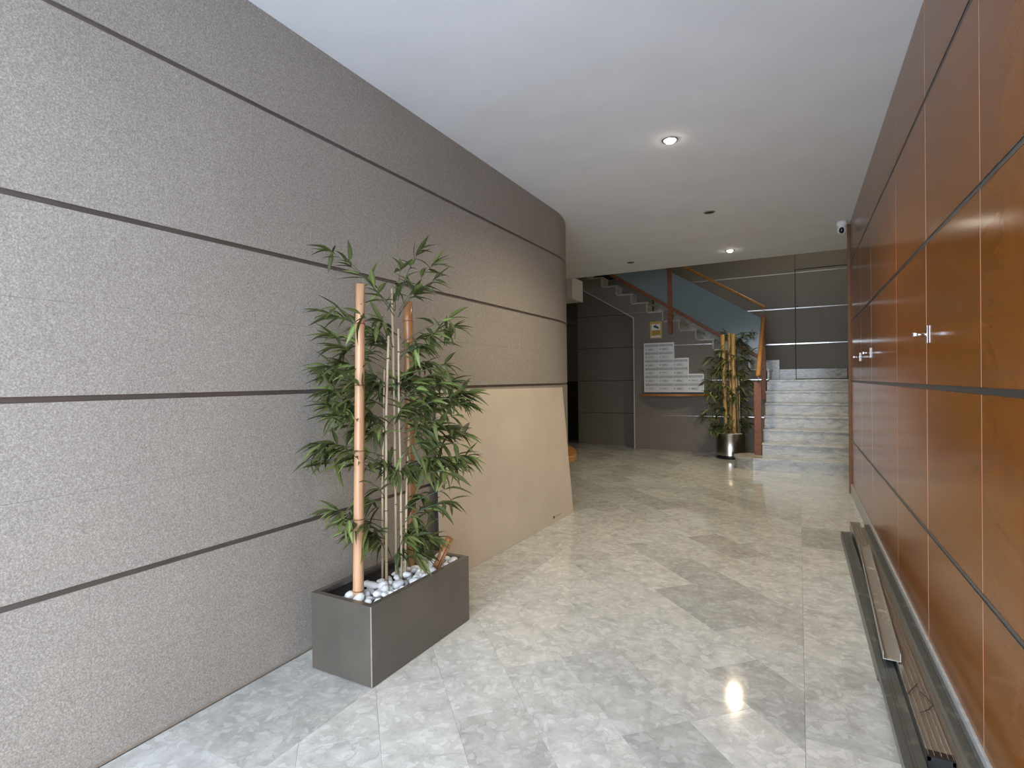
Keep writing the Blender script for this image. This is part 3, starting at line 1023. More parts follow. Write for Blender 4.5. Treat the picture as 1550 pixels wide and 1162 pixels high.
# ------------------------------------------------------------------ lock handles on the wood doors
HL = ['chrome lock handle nearest the camera on the wood panelling', 'middle chrome lock handle on the wood panelling', 'farthest chrome lock handle on the wood panelling']
for (y, z), lab in zip(((2.893, 1.448), (4.985, 1.451), (5.795, 1.446)), HL):
    o = empty('lock_handle', lab, 'handle', 'lock handles on the wood doors', (XR, y, z))
    m = MB().box(-0.008, 0.0, -0.008, 0.008, -0.040, 0.040)
    m.obj('plate', 'chrome', o, 0.003)
    MB().tube([(-0.008, 0, 0.0), (-0.045, 0, 0.0)], 0.0065, 12).obj('spindle', 'chrome', o)
    MB().box(-0.056, -0.042, -0.016, 0.016, -0.009, 0.009).obj('thumb_turn', 'chrome', o, 0.003)

# ------------------------------------------------------------------ bench round the bend
pts = [(-2.166, 5.30), (-2.140, 5.40), (-2.189, 5.586), (-2.299, 5.847), (-2.42, 6.06), (-2.577, 6.285), (-2.85, 6.53), (-3.15, 6.66), (-3.46, 6.70)]
for k in range(0, 9):
    a = PI / 2 - (PI / 2 - 0.404) * k / 8
    pts.append((XL - RA + (RA + 0.001) * math.cos(a), YA + (RA + 0.001) * math.sin(a)))
tag(MB().prism(pts, 0.385, 0.45, 'z').obj('wall_bench', 'wood_shelf', None, 0.004), 'orange wood bench fixed round the bend of the stone wall', 'bench')

# ------------------------------------------------------------------ beige slab leaning on the wall
bot = [(-1.976, 2.72, 0.001), (-1.917, 4.79, 0.001)]
topq = [(-2.047, 2.79, 1.212), (-2.046, 4.857, 1.198)]
th = 0.012
sl = MB()
sl.hexa([bot[0], bot[1], (bot[1][0] - th, bot[1][1], 0.0), (bot[0][0] - th, bot[0][1], 0.0)],
        [topq[0], topq[1], (topq[1][0] - th, topq[1][1], topq[1][2] - 0.002), (topq[0][0] - th, topq[0][1], topq[0][2] - 0.002)])
slab = tag(sl.obj('stone_slab', 'slab', None, 0.001), 'large plain beige slab leaning against the stone wall behind the planter', 'slab')
def on_slab(u, v, off=0.0008):
    b_ = Vector(bot[0]).lerp(Vector(bot[1]), u)
    t_ = Vector(topq[0]).lerp(Vector(topq[1]), u)
    n_ = Vector((1, 0, 0.06)).normalized()
    return b_.lerp(t_, v) + n_ * off
def slab_mark(u0, u1, v0, v1, mat, name):
    a = [on_slab(u0, v0), on_slab(u1, v0), on_slab(u1, v1), on_slab(u0, v1)]
    b_ = [p - Vector((0.0012, 0, 0)) for p in a]
    return MB().hexa(b_, a).obj(name, mat, slab)
slab_mark(0.785, 0.802, 0.030, 0.047, 'joint', 'printed_mark')
slab_mark(0.812, 0.870, 0.034, 0.043, 'grout', 'printed_lettering')

# ------------------------------------------------------------------ metal profiles along the wood wall
def channel(name, p0, p1, w, h, mat, label, open_up=False, ribs=0, t=0.002, lip=0.0):
    p0, p1 = Vector(p0), Vector(p1)
    d = (p1 - p0).normalized()
    s = d.cross(Vector((0, 0, 1))).normalized()
    up = s.cross(d)
    hw = w / 2
    if open_up:
        sec = [(-hw, h), (-hw, 0), (hw, 0), (hw, h), (hw - t, h), (hw - t, t), (-hw + t, t), (-hw + t, h)]
    else:
        top = []
        if ribs:
            for k in range(ribs):
                c = -hw + w * (k + 1) / (ribs + 1)
                top += [(c - 0.006, h), (c - 0.004, h - 0.004), (c + 0.004, h - 0.004), (c + 0.006, h)]
        sec = [(-hw, 0), (-hw, h)] + top + [(hw, h), (hw, 0), (hw - t, 0), (hw - t, h - t - (0.004 if ribs else 0)), (-hw + t, h - t - (0.004 if ribs else 0)), (-hw + t, 0)]
    n = len(sec)
    v = [p0 + s * a + up * b for a, b in sec] + [p1 + s * a + up * b for a, b in sec]
    f = [(i, (i + 1) % n, n + (i + 1) % n, n + i) for i in range(n)] + [tuple(range(n)), tuple(range(n, 2 * n))[::-1]]
    o = MB().add(v, f).obj(name, mat)
    return tag(o, label, 'metal profile', 'metal profiles lying along the wood wall')
channel('metal_profile', (0.311, 2.67, 0.0), (0.313, 4.93, 0.0), 0.066, 0.045, 'galv_dark', 'lowest dull steel channel on the floor, outermost from the wood wall', ribs=1)
channel('metal_profile', (0.303, 1.25, 0.046), (0.306, 4.80, 0.046), 0.060, 0.036, 'galv_dark', 'long dull steel channel stacked on the outermost floor channel', ribs=1)
pc = empty('metal_profile', 'bundle of bronze aluminium profiles with a black end cap, next to the long steel channel', 'metal profile', 'metal profiles lying along the wood wall')
m = MB()
xa0, xa1 = 0.341, 0.352
def cpt(x, y, z):
    t = (y - 2.05) / 3.03
    return (x + (xa1 - xa0) * t, y, z)
m.hexa([cpt(0.342, 2.05, 0), cpt(0.407, 2.05, 0), cpt(0.407, 5.08, 0), cpt(0.342, 5.08, 0)],
       [cpt(0.342, 2.05, 0.098), cpt(0.407, 2.05, 0.098), cpt(0.407, 5.08, 0.098), cpt(0.342, 5.08, 0.098)])
m.obj('profile_body', 'alu_brown', pc)
for x in (0.3435, 0.358, 0.376, 0.392, 0.4055):
    m = MB()
    m.hexa([cpt(x - 0.0022, 2.05, 0.097), cpt(x + 0.0022, 2.05, 0.097), cpt(x + 0.0022, 5.08, 0.097), cpt(x - 0.0022, 5.08, 0.097)],
           [cpt(x - 0.0010, 2.05, 0.1025), cpt(x + 0.0010, 2.05, 0.1025), cpt(x + 0.0010, 5.08, 0.1025), cpt(x - 0.0010, 5.08, 0.1025)])
    m.obj('ridge', 'chrome_strip', pc)
m = MB()
m.box(0.340, 0.409, 2.040, 2.0505, 0.0, 0.016).box(0.340, 0.409, 2.040, 2.0505, 0.086, 0.1015).box(0.340, 0.348, 2.040, 2.0505, 0.0, 0.1).box(0.401, 0.409, 2.040, 2.0505, 0.0, 0.1)
m.box(0.340, 0.409, 2.046, 2.0505, 0.0, 0.1)
m.box(0.340, 0.409, 2.050, 2.075, 0.0985, 0.1020)
m.obj('end_cap', 'black', pc)
channel('metal_profile', (0.327, 2.655, 0.1035), (0.381, 4.345, 0.1035), 0.060, 0.034, 'alu_dirty', 'short paint-specked aluminium channel lying on top of the other profiles', open_up=True)
channel('metal_profile', (0.430, 1.25, 0.0), (0.440, 5.06, 0.0), 0.036, 0.070, 'galv', 'galvanised steel channel between the bronze bundle and the skirting channel', ribs=1)
channel('metal_profile', (0.466, 1.25, 0.0), (0.4685, 5.10, 0.0), 0.032, 0.084, 'galv_dark', 'tall dull steel channel tight against the grey skirting', ribs=1)
for lab, pts in (('black wire tie on the bronze bundle farther from its black end', [(0.343, 2.40, 0.098), (0.343, 2.405, 0.1035), (0.365, 2.45, 0.1045), (0.386, 2.495, 0.104)]),
                 ('black wire tie on the bronze bundle nearer its black end', [(0.384, 2.44, 0.1035), (0.397, 2.40, 0.108), (0.409, 2.357, 0.1045), (0.390, 2.32, 0.104), (0.362, 2.288, 0.1035)])):
    tag(MB().tube(pts, 0.0016, 6).obj('wire_tie', 'black'), lab, 'wire tie', 'wire ties on the bundle')

# ------------------------------------------------------------------ rectangular planter
PA, PB, PC_ = Vector((-1.921, 1.666, 0)), Vector((-1.569, 1.664, 0)), Vector((-1.556, 2.387, 0))
ex, ey = (PB - PA), (PC_ - PB)
PH = 0.340
def pp(u, v, z):
    return PA + ex * u + ey * v + Vector((0, 0, z))
pln = empty('planter_box', 'rectangular bronze-grey metal planter beside the stone wall', 'planter', loc=(0, 0, 0))
iu, iv = 0.026 / ex.length, 0.026 / ey.length
m = MB()
def ringq(u, v, z):
    return [pp(u, v, z), pp(1 - u, v, z), pp(1 - u, 1 - v, z), pp(u, 1 - v, z)]
rings = [ringq(0, 0, 0.004), ringq(0, 0, PH), ringq(iu, iv, PH), ringq(iu, iv, PH - 0.02), ringq(iu * 0.2, iv * 0.2, PH - 0.022), ringq(iu * 0.2, iv * 0.2, 0.02)]
vv = [p for r in rings for p in r]
ff = [(0, 3, 2, 1), (20, 21, 22, 23)]
for i in range(5):
    for k in range(4):
        k2 = (k + 1) % 4
        ff.append((4 * i + k, 4 * i + k2, 4 * i + 4 + k2, 4 * i + 4 + k))
m.add(vv, ff)
m.obj('box_body', 'planter', pln)
c = pp(1, 0, 0)
m = MB(); m.box(c.x - 0.0032, c.x + 0.0006, c.y - 0.0006, c.y + 0.0032, 0.004, PH - 0.001)
m.obj('corner_edge', 'planter_edge', pln)
m = MB(); m.hexa(ringq(iu * 0.3, iv * 0.3, 0.05), ringq(iu * 0.3, iv * 0.3, 0.285))
m.obj('soil', 'soil', pln)

# pebbles: four shapes, each pebble an object of its own
rp = random.Random(21)
def pebble_mesh(seed):
    r_ = random.Random(seed)
    bm = bmesh.new()
    bmesh.ops.create_icosphere(bm, subdivisions=2, radius=1.0)
    a = [Vector((r_.uniform(-1, 1), r_.uniform(-1, 1), r_.uniform(-1, 1))).normalized() for _ in range(5)]
    h = [r_.uniform(0.62, 0.9) for _ in range(5)]
    for v in bm.verts:
        for n_, hh in zip(a, h):
            dd = v.co.dot(n_)
            if dd > hh:
                v.co -= n_ * (dd - hh) * 0.85
        v.co.x *= 1.15; v.co.z *= 0.78
    me = bpy.data.meshes.new('pebble')
    bm.to_mesh(me); bm.free()
    for p in me.polygons: p.use_smooth = True
    return me
PEB = []
for k in range(5):
    me = pebble_mesh(40 + k); me.materials.append(M['pebble' if k < 4 else 'pebble_grey']); PEB.append(me)
def pebble(p, r, label, group):
    o = bpy.data.objects.new('pebble', rp.choice(PEB))
    COL.objects.link(o)
    o.location = p
    o.rotation_euler = (rp.uniform(-0.5, 0.5), rp.uniform(-0.5, 0.5), rp.uniform(0, 6.28))
    o.scale = (r * rp.uniform(0.85, 1.25), r * rp.uniform(0.85, 1.1), r * rp.uniform(0.8, 1.05))
    return tag(o, label, 'pebble', group)
spots = []
tries = 0
while len(spots) < 104 and tries < 9000:
    tries += 1
    u, v = rp.uniform(0.10, 0.90), rp.uniform(0.045, 0.955)
    if u < 0.34 - 0.10 * v and rp.random() < 0.93:       # the back strip stays bare
        continue
    p = pp(u, v, 0)
    r = rp.uniform(0.016, 0.029)
    lay = 0 if len(spots) < 62 else 1
    if any((p - q).length < (r + rr) * 0.82 for q, rr, l in spots if l == lay):
        continue
    if lay == 1 and u < 0.42:
        continue
    spots.append((p, r, lay))
for p, r, lay in spots:
    pebble((p.x, p.y, 0.288 + r * 0.7 + lay * 0.020), r, 'white pebble in the rectangular bronze-grey planter', 'pebbles in the rectangular planter')

# thick bamboo poles
def pole(p0, p1, r0, r1, nodes, mat, label, group=None, name='bamboo_pole', seg=18):
    o = empty(name, label, 'bamboo pole', group)
    p0, p1 = Vector(p0), Vector(p1)
    zs = sorted(nodes)
    ts = [0.0]
    for z in zs:
        t = (z - p0.z) / (p1.z - p0.z)
        if 0.01 < t < 0.99:
            ts += [t - 0.010, t, t + 0.010]
    ts.append(1.0)
    pts, rad = [], []
    for t in ts:
        pts.append(p0.lerp(p1, t))
        rr = r0 + (r1 - r0) * t
        isn = any(abs(t - (z - p0.z) / (p1.z - p0.z)) < 0.002 for z in zs)
        rad.append(rr * (1.05 if isn else 1.0))
    m = MB().tube(pts, rad, seg)
    m.obj('culm', mat, o)
    d = (p1 - p0).normalized()
    MB().tube([p1 - d * 0.002, p1 + d * 0.0008], r1 * 0.78, seg).obj('hollow_end', 'bamboo_node', o)
    for z in zs:
        t = (z - p0.z) / (p1.z - p0.z)
        if 0.0 < t < 1.0:
            c_ = p0.lerp(p1, t)
            rr = (r0 + (r1 - r0) * t) * 1.06
            MB().tube([c_ - d * 0.003, c_, c_ + d * 0.003], [rr * 0.985, rr * 1.02, rr * 0.985], seg).obj('node', 'bamboo_node', o)
    return o
pole((-1.733, 1.759, 0.275), (-1.713, 1.780, 1.707), 0.0240, 0.0198, [0.348, 0.665, 0.968, 1.258, 1.531], 'bamboo', 'tall pale bamboo pole at the front of the rectangular planter')
pole((-1.775, 2.189, 0.275), (-1.785, 2.193, 1.684), 0.0250, 0.0240, [0.45, 0.75, 1.03, 1.32, 1.585], 'bamboo_brown', 'tall brown bamboo pole behind the leaves in the rectangular planter')
sp_ = pole((-1.648, 2.187, 0.285), (-1.566, 2.232, 0.476), 0.0205, 0.0205, [], 'bamboo_brown', 'short cut bamboo stub leaning over the edge of the rectangular planter', name='bamboo_stub')
dv = (Vector((-1.566, 2.232, 0.476)) - Vector((-1.648, 2.187, 0.285))).normalized()
side = (Vector((0, 0, 1.27)) - Vector((-1.6, 2.2, 0.4))).normalized()
side = (side - dv * side.dot(dv)).normalized()
side = (side + dv.cross(side) * 0.35).normalized()
a_, b_ = Vector((-1.648, 2.187, 0.285)) + side * 0.0200 + dv * 0.02, Vector((-1.566, 2.232, 0.476)) + side * 0.0200
MB().tube([a_, b_], 0.0017, 6).obj('slit', 'gap', sp_)

# ------------------------------------------------------------------ leafy bamboo
def leaf_mesh(mat, droop, w, fold, wav=0.0):
    st_ = [0.0, 0.12, 0.32, 0.56, 0.8, 1.0]
    wd = [0.06, 0.62, 1.0, 0.86, 0.45, 0.02]
    v, f, uv = [], [], []
    for t, q in zip(st_, wd):
        z = -droop * t * t
        hw = w * q / 2
        y_ = wav * math.sin(t * 3.0)
        v += [(t, -hw + y_, z + fold * hw), (t, y_, z), (t, hw + y_, z + fold * hw)]
        uv += [0.0, 0.5, 1.0]
    for i in range(5):
        for k in range(2):
            f.append((3 * i + k, 3 * i + 3 + k, 3 * i + 4 + k, 3 * i + 1 + k))
    return v, f, uv, mat
LV = [leaf_mesh('leaf_dark', 0.30, 0.20, 0.5), leaf_mesh('leaf_dark', 0.12, 0.19, 0.4, 0.04), leaf_mesh('leaf_mid', 0.22, 0.21, 0.5),
      leaf_mesh('leaf_mid', 0.42, 0.19, 0.6, -0.04), leaf_mesh('leaf_light', 0.15, 0.22, 0.4), leaf_mesh('leaf_dark', 0.5, 0.18, 0.5, 0.05)]
LW = [5, 5, 4, 3, 3.2, 3]
LM = []
for v, f, uv, mat in LV:
    me = bpy.data.meshes.new('leaf')
    me.from_pydata(v, [], f)
    ul = me.uv_layers.new(name='UVMap')
    for lp in me.loops:
        ul.data[lp.index].uv = (uv[lp.vertex_index], v[lp.vertex_index][0])
    for p in me.polygons: p.use_smooth = True
    me.materials.append(M[mat])
    LM.append(me)

class Bulk:
    """many leaves in one mesh"""
    def __init__(s):
        s.v, s.f, s.uv, s.mi = [], [], [], []
    def add(s, k, mw):
        v, f, uv, mat = LV[k]
        b0 = len(s.v)
        s.v += [tuple(mw @ Vector(p)) for p in v]
        s.f += [[b0 + i for i in q] for q in f]
        s.uv += [(a, p[0]) for a, p in zip(uv, v)]
        s.mi += [{'leaf_dark': 0, 'leaf_mid': 1, 'leaf_light': 2}[mat]] * len(f)
    def build(s, name, parent):
        me = bpy.data.meshes.new(name)
        me.from_pydata(s.v, [], s.f)
        ul = me.uv_layers.new(name='UVMap')
        for lp in me.loops:
            ul.data[lp.index].uv = s.uv[lp.vertex_index]
        me.polygons.foreach_set('material_index', s.mi)
        me.polygons.foreach_set('use_smooth', [True] * len(s.f))
        o = link(name, me, parent, ['leaf_dark', 'leaf_mid', 'leaf_light'])
        o['kind'] = 'stuff'
        return o

def leaf_frame(p, d, up, ln):
    d = d.normalized()
    s = d.cross(up)
    if s.length < 1e-3:
        s = d.cross(Vector((1, 0, 0)))
    s.normalize()
    u = s.cross(d)
    # local x -> d, y -> -s, z -> u
    return Matrix(((d.x, -s.x, u.x, p.x), (d.y, -s.y, u.y, p.y), (d.z, -s.z, u.z, p.z), (0, 0, 0, 1))) @ Matrix.Scale(ln, 4)

bp_ = empty('bamboo_plant', 'tall leafy bamboo on thin canes standing in the rectangular planter', 'plant')
CANES = [[(-1.793, 1.984, 0.28), (-1.789, 1.990, 0.786), (-1.781, 1.997, 1.136), (-1.776, 2.001, 1.339)],
         [(-1.730, 1.941, 0.28), (-1.727, 1.946, 0.798), (-1.723, 1.950, 1.139), (-1.712, 1.959, 1.49)],
         [(-1.744, 2.028, 0.28), (-1.744, 2.032, 0.782), (-1.746, 2.033, 1.135), (-1.752, 2.034, 1.727)],
         [(-1.703, 2.019, 0.28), (-1.703, 2.023, 0.787), (-1.708, 2.023, 1.136), (-1.708, 2.026, 1.529)],
         [(-1.700, 2.040, 0.28), (-1.688, 2.050, 0.783), (-1.677, 2.057, 1.005)]]
for c_, rr in zip(CANES, (0.0052, 0.0064, 0.0062, 0.0058, 0.0058)):
    o = MB().tube(c_, [rr * 1.1] + [rr] * (len(c_) - 2) + [rr * 0.85], 10).obj('cane', 'cane', bp_)
    z = 0.42
    while z < c_[-1][2] - 0.05:
        for a, b in zip(c_[:-1], c_[1:]):
            if a[2] <= z < b[2]:
                q = Vector(a).lerp(Vector(b), (z - a[2]) / (b[2] - a[2]))
                MB().tube([q - Vector((0, 0, 0.003)), q, q + Vector((0, 0, 0.003))], [rr, rr * 1.22, rr], 10).obj('node', 'cane_node', o)
        z += rp.uniform(0.2, 0.3)
BR=[(-1.704,1.994,1.612,-1.96,1.79,1.923,13),
(-1.701,1.99,1.586,-1.715,1.685,1.82,8),
(-1.697,2.011,1.661,-1.614,2.089,1.93,9),
(-1.693,1.997,1.659,-1.789,2.155,1.879,8),
(-1.694,2.017,1.614,-1.539,2.119,1.863,8),
(-1.713,2.038,1.601,-1.58,2.191,1.796,9),
(-1.72,2.042,1.586,-1.55,2.018,1.733,7),
(-1.722,2.021,1.616,-1.61,1.9,1.73,6),
(-1.761,1.976,1.455,-1.754,1.644,1.611,7),
(-1.778,1.996,1.441,-1.98,1.822,1.613,7),
(-1.771,2.009,1.377,-1.98,1.82,1.503,8),
(-1.756,1.992,1.328,-1.98,1.852,1.458,8),
(-1.759,2.021,1.458,-1.648,1.689,1.575,6),
(-1.715,1.98,1.422,-1.939,2.055,1.569,8),
(-1.743,2.022,1.441,-1.827,2.029,1.592,6),
(-1.733,1.999,1.376,-1.772,1.952,1.486,8),
(-1.682,2.018,1.454,-1.397,2.062,1.573,9),
(-1.672,2.006,1.437,-1.492,2.248,1.551,10),
(-1.701,2.03,1.392,-1.404,2.016,1.457,9),
(-1.7,2.024,1.408,-1.487,2.057,1.51,7),
(-1.693,2.015,1.375,-1.594,2.068,1.453,7),
(-1.685,2.008,1.28,-1.669,2.219,1.38,8),
(-1.753,1.972,1.249,-1.98,1.762,1.355,9),
(-1.756,1.975,1.201,-1.98,1.808,1.315,9),
(-1.776,1.996,1.152,-1.98,1.791,1.244,9),
(-1.745,1.969,1.265,-1.981,1.892,1.38,8),
(-1.747,1.969,1.201,-1.689,1.649,1.295,9),
(-1.738,1.969,1.249,-1.703,1.761,1.339,8),
(-1.758,2.005,1.2,-1.916,2.049,1.282,8),
(-1.75,1.981,1.137,-1.784,1.8,1.222,9),
(-1.697,2.032,1.264,-1.403,2.055,1.359,9),
(-1.706,2.042,1.231,-1.579,2.217,1.311,9),
(-1.676,2.004,1.185,-1.493,2.197,1.276,9),
(-1.702,2.045,1.119,-1.397,2.226,1.22,11),
(-1.677,2.015,1.105,-1.396,2.108,1.198,10),
(-1.674,2.01,1.089,-1.408,2.212,1.169,10),
(-1.687,2.017,1.12,-1.56,2.122,1.197,9),
(-1.693,2.015,1.168,-1.607,2.054,1.247,8),
(-1.723,2.042,1.231,-1.72,2.121,1.313,7),
(-1.718,2.007,1.2,-1.729,2.031,1.296,7),
(-1.789,2,1.071,-1.945,1.782,1.17,10),
(-1.754,1.96,1.028,-1.936,1.753,1.123,9),
(-1.776,1.985,1.057,-1.777,1.693,1.138,9),
(-1.787,2.006,1.006,-1.932,1.925,1.057,9),
(-1.772,1.991,1.072,-1.947,1.898,1.171,8),
(-1.757,1.982,1.042,-1.76,1.879,1.127,8),
(-1.762,1.996,0.992,-1.554,1.717,1.099,8),
(-1.704,1.998,1.074,-1.672,2.009,1.153,8),
(-1.681,1.998,1.043,-1.541,1.992,1.109,9),
(-1.683,2.03,1.024,-1.39,2.096,1.121,10),
(-1.679,2.024,0.977,-1.512,2.219,1.046,10),
(-1.676,2.02,0.993,-1.474,2.054,1.076,9),
(-1.673,2.02,0.946,-1.469,2.285,1.008,8),
(-1.683,2.032,0.912,-1.354,2.065,0.987,8),
(-1.779,1.986,0.912,-1.98,1.725,1.002,8),
(-1.785,1.987,0.841,-1.98,1.668,0.931,9),
(-1.772,1.971,0.819,-1.925,1.731,0.907,9),
(-1.77,1.969,0.845,-1.775,1.651,0.956,8),
(-1.789,1.991,0.863,-1.98,1.762,0.961,7),
(-1.78,1.985,0.864,-1.744,1.697,0.981,8),
(-1.663,2.022,0.866,-1.417,2.238,0.906,9),
(-1.69,2.054,0.828,-1.496,2.281,0.856,9),
(-1.691,2.054,0.795,-1.387,2.031,0.853,9),
(-1.682,2.039,0.84,-1.577,2.251,0.872,8),
(-1.694,2.048,0.844,-1.461,1.981,0.931,8),
(-1.699,2.05,0.795,-1.504,1.988,0.866,8),
(-1.714,1.98,0.838,-1.796,2.027,0.873,9),
(-1.723,2.014,0.79,-1.647,1.926,0.86,8),
(-1.713,2.027,0.814,-1.675,2.056,0.877,8),
(-1.734,1.98,0.852,-1.642,1.79,0.946,7),
(-1.699,2.026,0.912,-1.536,1.982,0.988,7),
(-1.675,2.022,0.658,-1.421,2.079,0.781,6),
(-1.675,2.021,0.611,-1.52,2.211,0.683,6),
(-1.665,2.004,0.6,-1.483,2.032,0.707,5),
(-1.678,2.005,0.646,-1.695,2.183,0.706,5),
(-1.787,1.998,0.636,-1.947,2,0.702,4),
(-1.766,1.981,0.706,-1.627,1.731,0.84,5),
(-1.783,1.978,0.561,-1.98,1.796,0.683,10),
(-1.771,1.964,0.54,-1.726,1.636,0.695,9),
(-1.771,1.969,0.517,-1.816,1.799,0.602,9),
(-1.787,1.986,0.478,-1.697,1.739,0.596,8),
(-1.758,1.958,0.531,-1.689,1.753,0.658,7),
(-1.768,1.973,0.462,-1.905,2.045,0.479,8),
(-1.704,2.009,0.515,-1.678,2.104,0.575,7),
(-1.71,2.04,0.473,-1.619,2.106,0.532,7),
(-1.706,2.041,0.451,-1.578,2.131,0.508,6),
(-1.681,1.999,0.416,-1.604,2.059,0.441,5),
(-1.716,1.997,0.421,-1.719,2.026,0.46,5),
(-1.717,2.02,0.462,-1.594,1.95,0.56,6)]

rl = random.Random(77)
view = Vector((0, 0, 1.27))
order = sorted(range(len(BR)), key=lambda i: (Vector(BR[i][3:6]) - view).length)
front = set()
tot = 0
for i in order:
    if tot + BR[i][6] <= 300:
        front.add(i); tot += BR[i][6]
bulk = Bulk()
def branch_leaves(b, t, n, sink, ln0, ln1, spread, rr):
    """twig from b to t with a bend, leaves fanned along its outer half"""
    mid = b.lerp(t, 0.5) + Vector((0, 0, 0.03 + rr.uniform(-0.01, 0.02)))
    pts = []
    for k in range(7):
        s_ = k / 6
        pts.append(b * (1 - s_) ** 2 + mid * 2 * s_ * (1 - s_) + t * s_ ** 2)
    ax = (t - mid).normalized()
    for k in range(n):
        s_ = 1.0 if k == 0 else 1.0 - 0.85 * rr.random() ** 1.25
        p = b * (1 - s_) ** 2 + mid * 2 * s_ * (1 - s_) + t * s_ ** 2
        j = Vector((rr.gauss(0, 1), rr.gauss(0, 1), rr.gauss(0, 1) * 0.8 - 0.25))
        d = (ax * (1.0 if k else 1.6) + j * spread)
        up = Vector((rr.gauss(0, 0.45), rr.gauss(0, 0.45), 1.0))
        ln = rr.uniform(ln0, ln1)
        kk = rr.choices(range(len(LV)), LW)[0]
        d.normalize()
        e = p + d * ln
        if e.x < XL + 0.012:                             # keep the tips off the wall
            d.x = max(d.x, (XL + 0.014 - p.x) / ln)
            d.normalize()
        sink(kk, leaf_frame(p, d, up, ln))
    return pts
for i, row in enumerate(BR):
    b, t, n = Vector(row[0:3]), Vector(row[3:6]), int(row[6] * (1 if i in front else 1.5 if i < 8 else 2.6 if i < 22 else 4.0))
    t = b.lerp(t, 0.90)
    if i in front:
        got = []
        pts = branch_leaves(b, t, n, lambda k, mw: got.append((k, mw)), 0.080, 0.128, 0.66, rl)
        tw = MB().tube(pts, [0.0022, 0.002, 0.0018, 0.0016, 0.0014, 0.0012, 0.001], 6).obj('branch', 'twig', bp_)
        for k, mw in got:
            o = bpy.data.objects.new('leaf', LM[k])
            COL.objects.link(o)
            o.parent = tw
            o.matrix_local = mw
    else:
        pts = branch_leaves(b, t, n, bulk.add, 0.080, 0.128, 0.66, rl)
        MB().tube(pts, [0.0022, 0.002, 0.0018, 0.0016, 0.0014, 0.0012, 0.001], 6).obj('branch', 'twig', bp_)
bulk.build('foliage', bp_)

# ------------------------------------------------------------------ round steel pot with the second bamboo
PX, PY, PRr = -0.965, 9.105, 0.222
pot = empty('steel_pot', 'round brushed steel pot with a black foot beside the stairs', 'pot')
MB().lathe([(PRr, 0.055), (PRr, 0.392), (PRr - 0.004, 0.396), (PRr - 0.016, 0.396), (PRr - 0.016, 0.34), (0.0005, 0.34)], PX, PY, 40).obj('pot_body', 'steel', pot)
MB().lathe([(0.0005, 0.0), (PRr - 0.022, 0.0), (PRr - 0.018, 0.056), (0.0005, 0.056)], PX, PY, 40).obj('foot', 'black', pot)
MB().lathe([(0.0005, 0.360), (PRr - 0.017, 0.360), (PRr - 0.017, 0.342), (0.0005, 0.342)], PX, PY, 24).obj('soil', 'soil', pot)
ps_ = []
tries = 0
while len(ps_) < 46 and tries < 4000:
    tries += 1
    a, q = rp.uniform(0, 2 * PI), (PRr - 0.045) * math.sqrt(rp.random())
    p = Vector((PX + q * math.cos(a), PY + q * math.sin(a), 0))
    r = rp.uniform(0.016, 0.024)
    if any((p - s_).length < (r + rr) * 0.8 for s_, rr in ps_):
        continue
    ps_.append((p, r))
    pebble((p.x, p.y, 0.362 + r * 0.75), r, 'white pebble in the round steel pot', 'pebbles in the steel pot')
pole((-1.020, 9.060, 0.365), (-1.062, 9.058, 1.955), 0.030, 0.034, [0.55, 0.86, 1.02, 1.40, 1.70], 'bamboo_gold', 'golden bamboo pole in the steel pot, leftmost of three')
pole((-0.955, 9.150, 0.365), (-0.974, 9.150, 1.990), 0.022, 0.024, [0.62, 0.95, 1.30, 1.60, 1.85], 'bamboo_gold', 'thin golden bamboo pole in the steel pot, between the two thick ones')
pole((-0.905, 9.110, 0.365), (-0.912, 9.110, 1.965), 0.033, 0.033, [0.50, 0.80, 1.10, 1.45, 1.78], 'bamboo_gold', 'golden bamboo pole in the steel pot, rightmost of three, nearest the stairs')
b2 = empty('bamboo_plant', 'smaller leafy bamboo in the round steel pot by the stairs', 'plant')
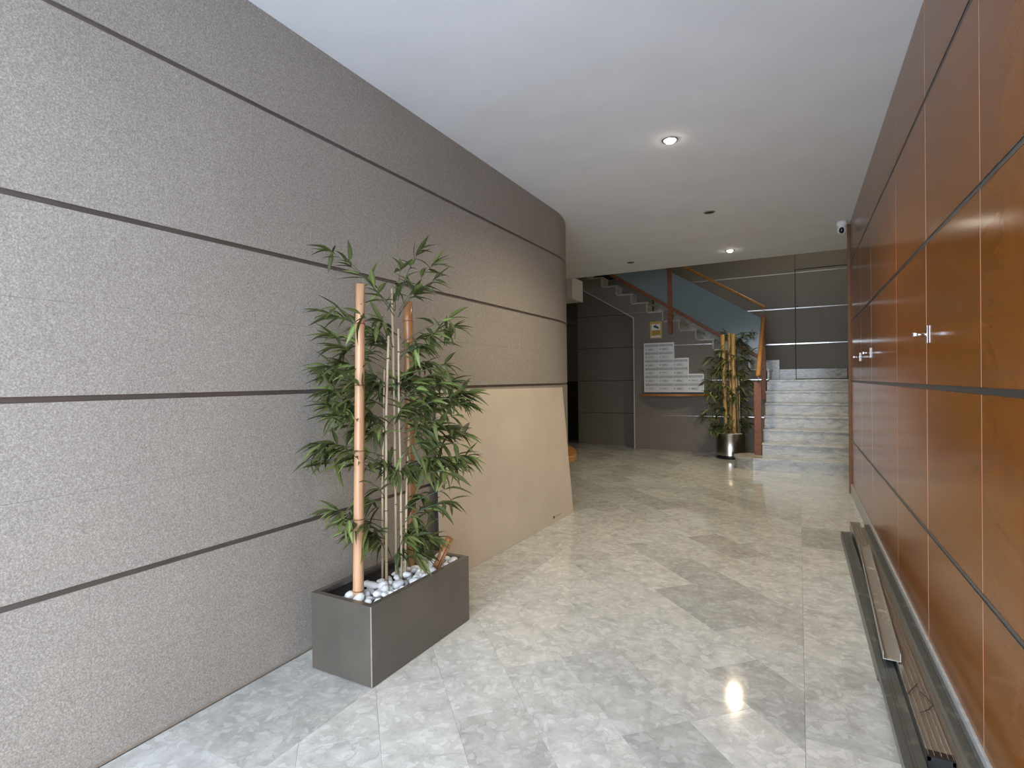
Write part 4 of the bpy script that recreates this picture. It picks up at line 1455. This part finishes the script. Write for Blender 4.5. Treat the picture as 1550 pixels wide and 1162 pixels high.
for x0, y0, x1, y1, h in ((-0.85, 9.14, -0.872, 9.15, 1.32), (-0.83, 9.17, -0.838, 9.17, 1.30), (-0.98, 9.19, -1.02, 9.21, 1.45)):
    MB().tube([(x0, y0, 0.365), (x1, y1, h)], [0.010, 0.008], 8).obj('cane', 'cane', b2)
BR2=[(-1.329,8.847,1.554),(-1.285,9.100,1.613),(-1.271,8.847,1.396),(-1.370,9.101,1.241),(-1.213,8.767,1.189),(-1.269,8.807,1.034),(-1.204,9.048,0.975),(-1.286,8.775,0.777),(-1.323,8.750,0.655),(-1.234,9.089,0.549),(-1.159,9.049,0.501),(-1.245,8.973,0.872),(-1.148,9.026,1.396),(-1.116,8.995,1.186),(-1.095,8.952,0.771),(-0.996,8.982,1.392),(-0.950,8.983,1.081),(-1.002,9.248,0.703),(-1.010,8.870,0.571),(-0.850,8.986,1.595),(-0.815,9.375,1.874),(-0.681,9.291,1.967),(-0.617,9.483,2.010),(-0.756,9.352,1.710),(-0.685,9.296,1.547),(-0.651,9.472,1.391),(-0.714,9.252,1.232),(-0.658,9.252,1.075),(-0.757,9.275,0.969),(-0.658,9.229,0.814),(-0.728,9.130,0.663),(-0.788,9.246,0.496),(-0.697,9.463,0.535),(-0.817,9.126,1.390),(-0.804,9.171,1.129),(-0.850,9.219,0.865),(-0.836,9.255,0.600),(-1.036,9.134,1.996),(-0.910,9.049,0.976),(-0.634,9.481,1.177),(-1.128,8.899,1.704),(-0.942,9.258,1.872),(-0.752,9.308,1.814),(-1.401,9.047,1.401),(-1.336,8.732,1.088),(-1.392,8.944,0.682),(-1.233,9.147,1.452),(-1.265,8.875,0.460),(-1.093,8.993,1.551),(-0.627,9.159,1.697)]

bulk2 = Bulk()
tw = MB()
for row in BR2:
    t = Vector(row)
    b = Vector((-0.93 + (t.x + 0.93) * 0.15, 9.13, t.z - rl.uniform(0.0, 0.16)))
    t = b.lerp(t, 0.88)
    t.y = min(t.y, 9.52)
    pts = branch_leaves(b, t, 15, bulk2.add, 0.10, 0.17, 0.75, rl)
    tw.tube(pts, [0.004, 0.0036, 0.0032, 0.0028, 0.0024, 0.002, 0.0016], 5)
tw.obj('twigs', 'twig', b2)['kind'] = 'stuff'
bulk2.build('foliage', b2)
